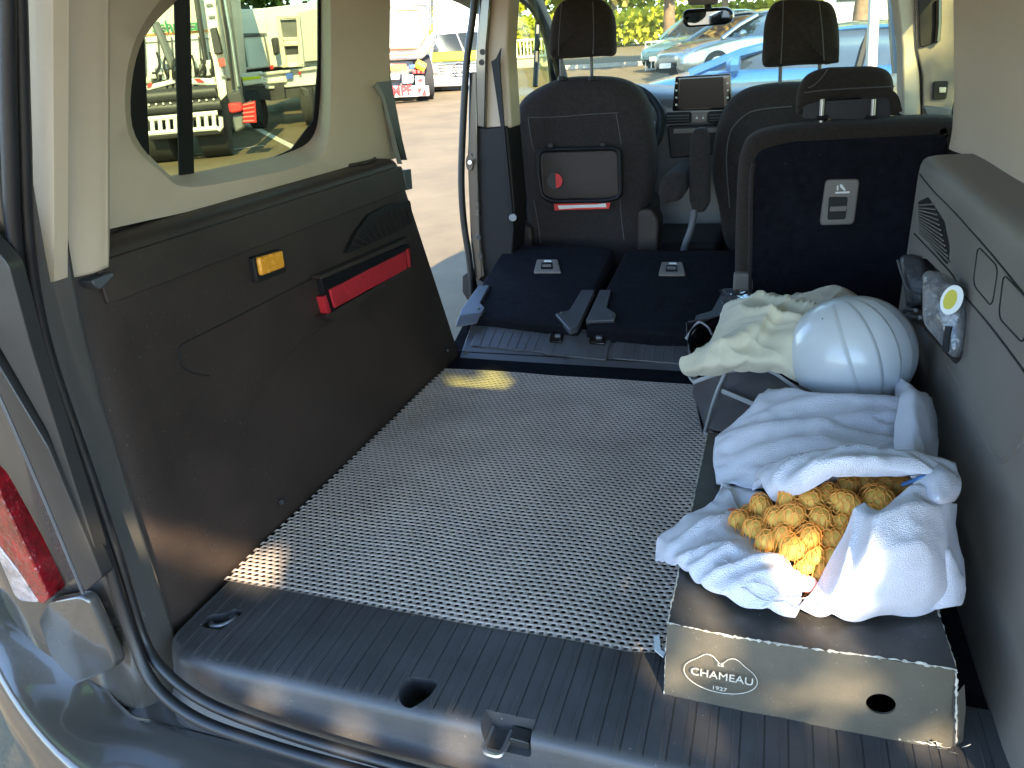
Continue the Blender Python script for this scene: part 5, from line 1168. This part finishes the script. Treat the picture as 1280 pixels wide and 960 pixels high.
# ---- tipper lorry beside the open door
P = Plane(512, 118, 18, 6)
t4 = empty('tipper_lorry', drop(P.at(500, 118)), 'cream tipper lorry rear with red-lettered bumper seen past the open door', 'lorry')
P.slab('tipper_body', [(440, -60), (532, -60), (537, -5), (536, 44), (544, 56), (538, 64), (528, 74), (440, 78)], 'cream_metal', t4, .2, 5, bevel=.04)
P.slab('tailgate_panel', [(450, 13), (523, 12), (532, 47), (524, 60), (450, 64)], 'white_paint', t4, .12, .06, bevel=.01)
P.rod('tailgate_edge', [(497, 13), (523, 12), (532, 46), (523, 58)], .022, 'rust', t4, .1); P.rod('tailgate_edge', [(450, 62), (520, 60)], .02, 'rust', t4, .1)
P.rod('lower_rim', [(450, 72), (530, 67), (541, 56)], .022, 'rust', t4, .1); P.rod('upper_rail', [(440, 6), (536, 2)], .05, 'cream_metal', t4, .05)
P.rod('side_stay', [(538, -40), (538, 38)], .02, 'grey_metal', t4, .0)
text('V', .30, P.at(503, 34, .1), P.r, (0, 0, 1), 'text_mint', 'lettering', t4, .006, weight=.012)
P.slab('chassis', [(450, 78), (530, 76), (535, 110), (450, 112)], 'grey_metal', t4, .4, 4)
P.slab('turn_lamp', [(480, 80), (508, 80), (508, 88), (480, 89)], 'orange_lens', t4, .0, .1, bevel=.01)
P.slab('lamp_unit', [(511, 81), (522, 80), (523, 85), (512, 86)], 'plate_blue', t4, .1, .1, bevel=.01)
MB().cyl(P.at(520, 79, 0), P.at(531, 85, 0), .10, 14).build('gas_bottle', 'yellow_tank', t4)
for k in range(3): P.slab('tail_light', [(516 + k * 5.3, 87), (520.3 + k * 5.3, 87), (520.3 + k * 5.3, 92), (516 + k * 5.3, 92)], 'red_lens', t4, .0, .08, bevel=.01)
P.slab('valve_box', [(503, 93), (517, 93), (517, 104), (503, 105)], 'wall_grey', t4, .0, .2, bevel=.03); P.slab('valve_box', [(486, 92), (500, 92), (500, 100), (486, 100)], 'off_white', t4, .05, .2, bevel=.03)
P.slab('marker_plate', [(519, 95), (530, 95), (531, 106), (520, 106)], 'white_print', t4, .0, .03); P.slab('marker_mark', [(522, 99), (528, 98), (528, 102), (523, 103)], 'signal_red', t4, -.02, .02)
P.slab('rear_bumper', [(455, 108), (536, 107), (537, 120), (455, 124)], 'off_white', t4, -.1, .12, bevel=.02)
text('KEMPF', .27, P.at(494, 114.5, -.125), P.r, (0, 0, 1), 'signal_red', 'lettering', t4, .006, weight=.012, sx=.95)
P.slab('hazard_plate', [(522, 110), (532, 110), (533, 119), (523, 119)], 'signal_red', t4, -.12, .02); P.slab('hazard_stripe', [(524, 119), (528, 110), (531, 110), (527, 119)], 'white_print', t4, -.13, .02)
for u in (470, 530): wheel_at(P, drop(P.at(u, 112, .6), .48), .48, t4, .5)

# ---- white emergency van
P = Plane(575, 110, 20.5, 0)
t5 = empty('white_van', drop(P.at(575, 108)), 'white delivery van with a bright yellow bonnet band beside the tipper lorry', 'van')
P.slab('body', [(541, -20), (630, -22), (632, 100), (541, 102)], 'white_paint', t5, .8, 4.5, bevel=.1)
P.slab('cab', [(539, 40), (632, 36), (640, 78), (640, 100), (538, 103), (537, 78)], 'white_paint', t5, .1, 1.2, bevel=.05)
P.slab('windscreen', [(542, 44), (570, 41), (579, 64), (541, 66)], 'car_glass', t5, .02, .12, bevel=.01); P.slab('windscreen', [(572, 41), (620, 38), (622, 60), (582, 64)], 'car_glass', t5, .02, .12, bevel=.01)
P.slab('bonnet_band', [(540, 66), (630, 62), (631, 74), (540, 77)], 'hi_yellow', t5, -.02, .14, bevel=.02)
gr2 = P.slab('grille', [(547, 81), (622, 77), (618, 95), (554, 98)], 'dark_metal', t5, .03, .1, bevel=.02)
for k in range(4): P.slab('grille_bar', [(548 + k * 1.5, 83 + k * 3.6), (622 - k, 79 + k * 3.6), (622 - k, 81 + k * 3.6), (548 + k * 1.5, 85 + k * 3.6)], 'white_paint', gr2, 0, .06)
c = P.at(574, 87, -.03); MB().tube([c + P.r * (.16 * math.cos(a)) + Vector((0, 0, .16 * math.sin(a))) for a in [k * math.pi / 12 for k in range(24)]], .018, 6, True).build('badge_ring', 'steel', gr2)
for a in (90, 210, 330): MB().tube([c, c + P.r * (.16 * math.cos(math.radians(a))) + Vector((0, 0, .16 * math.sin(math.radians(a))))], [.03, .008], 6).build('badge_spoke', 'steel', gr2)
P.slab('headlamp', [(536, 79), (546, 81), (551, 93), (537, 91)], 'lamp_clear', t5, 0, .1, bevel=.03)
P.slab('front_bumper', [(534, 94), (556, 97), (626, 94), (626, 106), (540, 109)], 'wall_grey', t5, -.05, .3, bevel=.04)
P.slab('number_plate', [(562, 101), (582, 100), (582, 106), (562, 107)], 'white_print', t5, -.08, .02)
P.slab('underbody', [(542, 104), (632, 102), (632, 112), (542, 112)], 'dark_metal', t5, .3, 3)
for u in (546, 625): wheel_at(P, drop(P.at(u, 108, .5), .36), .36, t5, .3)

# ---- cars ahead
def car(name, base, heading, Lc, Wc, Hc, paint, lab, group=None, back=.18):
    o = empty(name, base, lab, 'car', group); h = math.radians(heading); fw = Vector((math.cos(h), math.sin(h), -.02 * math.cos(h) + .04 * math.sin(h))); lt = Vector((-math.sin(h), math.cos(h), 0))
    def pt(x, y, z): return base + fw * x + lt * y + Vector((0, 0, z))
    st = [(-.5, .62, .35, .55), (-.48, .80, .25, .80), (-.40, .93, .20, .86), (-.25, 1, .18, .88), (0, 1, .18, .88), (.2, 1, .18, .87), (.33, .97, .18, .80), (.43, .90, .20, .70), (.485, .78, .26, .60), (.5, .6, .34, .50)]
    rows = [[pt(x * Lc, -w * Wc / 2 * .90, zb), pt(x * Lc, -w * Wc / 2, zb + .12), pt(x * Lc, -w * Wc / 2, zt - .16), pt(x * Lc, -w * Wc / 2 * .93, zt - .02), pt(x * Lc, -w * Wc / 4, zt + .04), pt(x * Lc, w * Wc / 4, zt + .04), pt(x * Lc, w * Wc / 2 * .93, zt - .02), pt(x * Lc, w * Wc / 2, zt - .16), pt(x * Lc, w * Wc / 2, zb + .12), pt(x * Lc, w * Wc / 2 * .90, zb)] for x, w, zb, zt in st]
    vs, fs = patch(rows, 36, 40); n = 37; fs = fs + [tuple(range(n)), tuple(range(len(vs) - 1, len(vs) - n - 1, -1))]
    add('body', vs, fs, paint, o, angle=70)
    gst = [(-.43, .70, .80), (-.34, .78, Hc * .93), (-.2, .80, Hc - .02), (-.05, .80, Hc), (.06, .78, Hc - .04), (.28, .70, .84)]
    def gh(x, w, zt, s, f): return pt(x * Lc, s * Wc / 2 * (.93 - (.93 - w) * f), .82 + (zt - .82) * f)
    rows = [[gh(x, w, zt, -1, 0), gh(x, w, zt, -1, .5), gh(x, w, zt, -1, .93), pt(x * Lc, -w * Wc / 4, zt), pt(x * Lc, w * Wc / 4, zt), gh(x, w, zt, 1, .93), gh(x, w, zt, 1, .5), gh(x, w, zt, 1, 0)] for x, w, zt in gst]
    vs, fs = patch(rows, 28, 30); g_ = add('greenhouse', vs, fs, 'car_glass', o, angle=70)
    rr_ = [[pt(x * Lc, -w * Wc / 2 * 1.02, zt - .03), pt(x * Lc, -w * Wc / 4, zt + .02), pt(x * Lc, w * Wc / 4, zt + .02), pt(x * Lc, w * Wc / 2 * 1.02, zt - .03)] for x, w, zt in gst[1:5]]
    vs, fs = patch(rr_, 16, 16); add('roof', vs, fs, paint, o, angle=70, solid=.03)
    for s in (-1, 1):
        for i, j in ((4, 5), (1, 0)):
            (x0, w0, z0), (x1, w1, z1) = gst[i], gst[j]
            MB().tube([pt(x0 * Lc, s * w0 * Wc / 2 * 1.01, z0 - .04), pt((x0 + x1) / 2 * Lc, s * (w0 + .93) / 2 * Wc / 2 * 1.0, (z0 + z1) / 2 + .02), pt(x1 * Lc, s * .92 * Wc / 2, .85)], .045, 6).build('pillar', paint, o)
        MB().tube([pt(-.08 * Lc, s * .81 * Wc / 2, Hc - .05), pt(-.07 * Lc, s * .93 * Wc / 2, .85)], .035, 6).build('pillar', 'black', o)
        for x in (-.30, .31):
            c = pt(x * Lc, s * (Wc / 2 - .10), .31); w_ = MB().tube([c - lt * .11, c - lt * .10, c + lt * .10, c + lt * .11], [.27, .31, .31, .27], 24).build('wheel', 'tyre', o)
            MB().cyl(c - lt * .115, c + lt * .115, .19, 14).build('rim', 'steel', w_)
        c = pt(.455 * Lc, s * Wc * .34, .62); MB().tube([c - fw * .10, c, c + fw * .09], [.10, .10, .05], 10, flat=1.3).build('headlight', 'lamp_clear', o)
        c = pt(.17 * Lc, s * (Wc / 2 + .05), .92); MB().tube([c - fw * .02, c + fw * .05, c + fw * .10], [.07, .08, .04], 8).build('door_mirror', paint, o)
    MB().slab([pt(.502 * Lc, y, z) for y, z in ((-.26, .32), (.26, .32), (.26, .43), (-.26, .43))], fw * .02).build('number_plate', 'white_print', o)
    MB().slab([pt(.492 * Lc, y, z) for y, z in ((-.40, .45), (.40, .45), (.36, .56), (-.36, .56))], fw * .03).build('grille', 'black', o)
    return o
def spot(u, dist): p = PD(u, 60, dist); return drop(p)
car('parked_car', spot(1040, 8.8), 172, 4.4, 1.8, 1.20, 'blue_paint', 'bright blue car standing close ahead, seen through the windscreen', 'cars ahead of the van')
car('parked_car', spot(885, 24), 235, 4.2, 1.75, 1.42, 'teal_paint', 'teal grey car parked farther off beside the steel barrier', 'cars ahead of the van')
car('parked_car', spot(935, 20), 215, 4.3, 1.75, 1.36, 'silver_paint', 'silver car parked just behind the bright blue car', 'cars ahead of the van')

# ---- fences
def fence(name, u0, u1, vb, vt, dist, lab, m, gap, rad, base=0):
    a, b = PD(u0, vb, dist), PD(u1, vb, dist); a, b = drop(a), drop(b); H_ = (PP(u0, vt, a, Vector((a.x, a.y, 0))).z - a.z) if vt is not None else 1.0
    o = empty(name, (a + b) / 2, lab, 'fence'); up = Vector((0, 0, 1))
    mb = MB(); n = int((b - a).length / gap)
    for k in range(n + 1): p = a.lerp(b, k / n); mb.cyl(p + up * (base + .05), p + up * H_, rad, 6)
    q = mb.build('pickets', m, o); q['kind'] = 'stuff'
    for z in (base + .08, H_): MB().tube([a + up * z, b + up * z], rad * 1.7, 8).build('rail', m, o)
    if base: 
        d = (b - a).normalized(); nn_ = Vector((-d.y, d.x, 0)) * .12; MB().hexa([a - nn_, b - nn_, b + nn_, a + nn_], [a - nn_ + up * base, b - nn_ + up * base, b + nn_ + up * base, a + nn_ + up * base]).build('base_wall', 'kerb', o)
    return o
fence('white_railing', 560, 700, 86, 57, 30, 'white picket railing on a low wall beyond the left front window', 'fence_white', .13, .028, .28)
fence('steel_barrier', 807, 836, 78, 53, 23, 'steel crowd barrier left of the tree trunk ahead', 'fence_steel', .13, .016)
fence('steel_barrier', 840, 872, 78, 53, 23, 'steel crowd barrier right of the tree trunk ahead', 'fence_steel', .13, .016)

# ---- trees
def leaves(center, rad, n, size, m, name, parent, seed=0, gaps=None, flat=1.0, clumps=26):
    rng = random.Random(seed); cl = []
    for _ in range(clumps):
        v = Vector((rng.gauss(0, 1), rng.gauss(0, 1), rng.gauss(0, 1))).normalized() * (rng.random() ** .45); cl.append((Vector((v.x * rad[0], v.y * rad[1], v.z * rad[2])) * .82, rng.uniform(.28, .5)))
    vs = []; fs = []
    while len(fs) < n:
        c, s = cl[rng.randrange(clumps)]
        if gaps and rng.random() < .55: c, s = Vector(), 1.0
        v = Vector((rng.gauss(0, 1), rng.gauss(0, 1), rng.gauss(0, 1))).normalized() * (rng.random() ** .5) * s
        p = center + c + Vector((v.x * rad[0], v.y * rad[1], v.z * rad[2]))
        fn = (SUN * (0 if gaps else 1.1) + Vector((rng.gauss(0, 1), rng.gauss(0, 1), rng.gauss(0, 1))) * .6).normalized(); t = fn.cross(Vector((rng.gauss(0, 1), rng.gauss(0, 1), rng.gauss(0, 1)))).normalized()
        if gaps and any(((p + t * size * .5 - q) - SUN * (p - q).dot(SUN)).length < r_ + size * .30 for q, r_ in gaps): continue
        w = fn.cross(t).normalized()
        l = size * rng.uniform(.7, 1.3); k = len(vs); vs += [p, p + t * l * .5 + w * l * .33, p + t * l, p + t * l * .5 - w * l * .33]; fs.append((k, k + 1, k + 2, k + 3))
    return add(name, vs, fs, m, parent, smooth=False)
def tree(base, height, crad, trunk, m, lab, n=5000, size=.28, seed=1, crown_z=None, gaps=None, clumps=26, cat='tree', center=None, lean=None):
    rng = random.Random(seed); o = empty('tree', base, lab, cat, None); cz = crown_z or height - crad[2] * .9; cc = center or base + Vector((0, 0, cz)); crown_c = cc; cc = cc + (lean or Vector())
    pts = [base + Vector((0, 0, -.1)), base.lerp(cc, .35) + Vector((rng.uniform(-.1, .1), rng.uniform(-.1, .1), 0)), base.lerp(cc, .7), cc + Vector((0, 0, crad[2] * .4))]
    tr_ = MB().tube(curve(pts, 5), [trunk * (1 - .75 * k / 15) for k in range(16)], 10)
    for k in range(9):
        a = rng.uniform(0, 6.28); s = base.lerp(cc, rng.uniform(.55, .95)); e = cc + Vector((math.cos(a) * crad[0] * .7, math.sin(a) * crad[1] * .7, rng.uniform(-.3, .7) * crad[2]))
        if gaps and any(((q - t) - SUN * (q - t).dot(SUN)).length < r_ + .06 for t, r_ in gaps for q in [s.lerp(e, .1 * j) for j in range(11)]): continue
        tr_.tube(curve([s, s.lerp(e, .5) + Vector((0, 0, .15 * crad[2])), e], 4), [trunk * .4 * (1 - .1 * j) for j in range(9)], 6)
    tr_.build('trunk', 'bark', o); leaves(crown_c, crad, n, size, m, 'crown', o, seed, gaps, clumps=clumps); return o
for u, d, h, cr_, m, lab, sd, cz in ((838, 25, 8, (3.2, 3.2, 3.0), 'leaf_gold', 'golden autumn tree with a straight trunk between the steel barriers', 3, 4.6),
        (770, 34, 9, (4, 4, 3.8), 'leaf_lime', 'lime green tree right of the driver headrest', 4, 4.4), (700, 40, 10, (5, 5, 4.6), 'leaf_lime', 'lime green tree hidden behind the driver headrest', 5, 4.6),
        (640, 36, 10, (5, 5, 4.6), 'leaf_lime', 'bushy lime tree above the white picket railing', 6, 4.2), (905, 30, 9, (4, 4, 3.6), 'leaf_lime', 'lime green tree behind the inside mirror', 7, 4.8),
        (960, 34, 9, (4.5, 4.5, 4), 'leaf_green', 'green tree left of the passenger headrest', 8, 4.6), (1010, 36, 9, (4, 4, 4), 'leaf_lime', 'lime green tree behind the passenger headrest', 9, 4.8),
        (585, 48, 11, (5.5, 5.5, 5), 'leaf_green', 'distant green tree behind the white delivery van', 10, 5), (285, 30, 9, (4, 4, 4), 'leaf_deep', 'dark green tree rising behind the loading mast', 11, 5.5), (360, 34, 9, (5, 5, 3.8), 'leaf_deep', 'dark green tree above the box truck', 12, 6.2),
        (800, 46, 10, (5, 5, 4.6), 'leaf_green', 'distant green tree behind the golden one', 13, 4.8), (1080, 16, 7, (2.2, 2.2, 2.0), 'leaf_lime', 'small lime tree by the right windscreen pillar', 14, 3.6)):
    k_ = 1.0 if d < 30 else 1.45
    tree(spot(u, d * k_), h * k_, tuple(c * k_ for c in cr_), .22, m, lab, 6000 if d < 30 else 6500, (.24 + d * .004) * k_, sd, cz * k_, clumps=34)
# hedge under the trees
P = Plane(780, 70, 42)
hg = MB()
hb_ = empty('hedge', drop(P.at(740, 80)), 'low clipped hedge running below the lime trees', 'hedge')
a, b = drop(PD(560, 80, 47)), drop(PD(1000, 70, 47)); rng = random.Random(5); vs = []; fs = []
for k in range(9000):
    p = a.lerp(b, rng.random()) + Vector((rng.gauss(0, .5), rng.gauss(0, .5), rng.random() ** .7 * 1.7)); t = Vector((rng.gauss(0, 1), rng.gauss(0, 1), rng.gauss(0, 1))).normalized(); w = t.orthogonal().normalized(); i = len(vs); vs += [p, p + t * .18 + w * .13, p + t * .36, p + t * .18 - w * .13]; fs.append((i, i + 1, i + 2, i + 3))
add('foliage', vs, fs, 'leaf_lime', hb_, smooth=False)
# grey building behind the passenger side
P = Plane(1080, 40, 30)
gb = empty('building', drop(P.at(1090, 60)), 'plain pale grey building behind the passenger side', 'building')
P.slab('wall', [(1030, -120), (1400, -140), (1400, 60), (1030, 60)], 'wall_grey', gb, 0, 8)
P.slab('fascia', [(1028, 18), (1400, 4), (1400, 16), (1028, 31)], 'white_paint', gb, -.3, .4, bevel=.02)
for k in range(4): P.slab('window', [(1046 + k * 70, -50), (1090 + k * 70, -52), (1090 + k * 70, 0), (1046 + k * 70, 2)], 'car_glass', gb, -.05, .1)
# far white hall behind the lorry
P = Plane(560, 60, 60)
gb = empty('building', drop(P.at(540, 60)), 'long white hall far behind the lorry and the delivery van', 'building')
P.slab('wall', [(380, 12), (640, 0), (640, 92), (380, 92)], 'white_paint', gb, 0, 12)
P.slab('roof_edge', [(378, 8), (642, -4), (642, 2), (378, 14)], 'wall_grey', gb, -.4, 1)
for k in range(6): P.slab('window', [(395 + k * 40, 40), (420 + k * 40, 39), (420 + k * 40, 55), (395 + k * 40, 56)], 'car_glass', gb, -.05, .1)
# painted bay lines on the car park
for (u0, v0, u1, v1) in ((300, 150, 372, 187), (190, 200, 330, 182)):
    a, b = PP(u0, v0, (0, 0, -.62), (.02, -.04, 1)), PP(u1, v1, (0, 0, -.62), (.02, -.04, 1)); d = (b - a).normalized(); w = Vector((-d.y, d.x, 0)) * .06
    o = add('bay_line', [p + Vector((0, 0, .004)) for p in (a - w, b - w, b + w, a + w)], [(0, 1, 2, 3)], 'line_paint', None); o['kind'] = 'structure'
a, b = drop(PD(700, 80, 27)), drop(PD(1000, 75, 27)); d = (b - a).normalized(); w = Vector((-d.y, d.x, 0)) * .1
o = MB().hexa([a - w, b - w, b + w, a + w], [q + Vector((0, 0, .13)) for q in (a - w, b - w, b + w, a + w)]).build('kerb', 'kerb', None); o['kind'] = 'structure'
a, b = drop(PD(690, 80, 27.2)), drop(PD(1010, 75, 27.2)); w2 = Vector((b - a).normalized().yx.to_3d()); w2 = Vector((-(b - a).normalized().y, (b - a).normalized().x, 0)) * 14
o = add('grass_verge', [p + Vector((0, 0, .10)) for p in (a, b, b + w2, a + w2)], [(0, 1, 2, 3)], mat('grass', (.28, .28, .06), .95, bump=1, bscale=40, col2=(.42, .38, .12), vscale=3), None); o['kind'] = 'structure'

# ---- unseen tree behind: crown placed to shade the bay, gaps carved for sun spots
G = []
def gap(p, r_): G.append((p, r_ + .005))
for k in range(9): t = k / 8; gap(PX(140 + 205 * t, 664 + 44 * t, -.87), .016 + .010 * t)
for u, v, r_ in ((606, 476, .030), (622, 466, .024), (588, 488, .022), (640, 484, .020), (565, 476, .018), (612, 492, .016), (572, 490, .012), (312, 714, .024), (340, 704, .018)): gap(PZ(u, v, .006), r_)
for u, v, z, r_ in ((1022, 722, .165, .020), (1012, 750, .15, .022), (1040, 745, .165, .016), (1045, 765, .14, .018), (985, 622, .21, .010), (978, 705, .155, .016), (992, 722, .15, .018), (1000, 690, .19, .016), (985, 505, .22, .014), (1000, 532, .215, .012), (962, 480, .19, .010), (862, 757, .13, .018), (890, 775, .13, .020), (1015, 785, .13, .012), (905, 738, .13, .010)): gap(PZ(u, v, z), r_)
for u, v, r_ in ((846, 838, .020), (893, 800, .022), (912, 822, .012), (1050, 838, .020), (1064, 872, .024), (1042, 902, .014), (1186, 928, .018)): gap(PY(u, v, .755), r_)
for u, v, r_ in ((440, 915, .028), (575, 935, .028), (330, 880, .022), (250, 850, .016), (1075, 915, .016), (930, 950, .014)): gap(PY(u, v, .63), r_)
cc = Vector((-.18, 1.05, .12)) + SUN * 5.2
base = drop(Vector((cc.x + 1.5, cc.y + .5, 0)))
tree(base, 6, (1.75, 1.4, 1.6), .11, 'leaf_deep', 'unseen leafy tree behind the van, crown shaped to shade the load bay and place sun spots', 52000, .085, 21, center=cc, gaps=G, clumps=60, lean=Vector((1.1, .55, .1)))
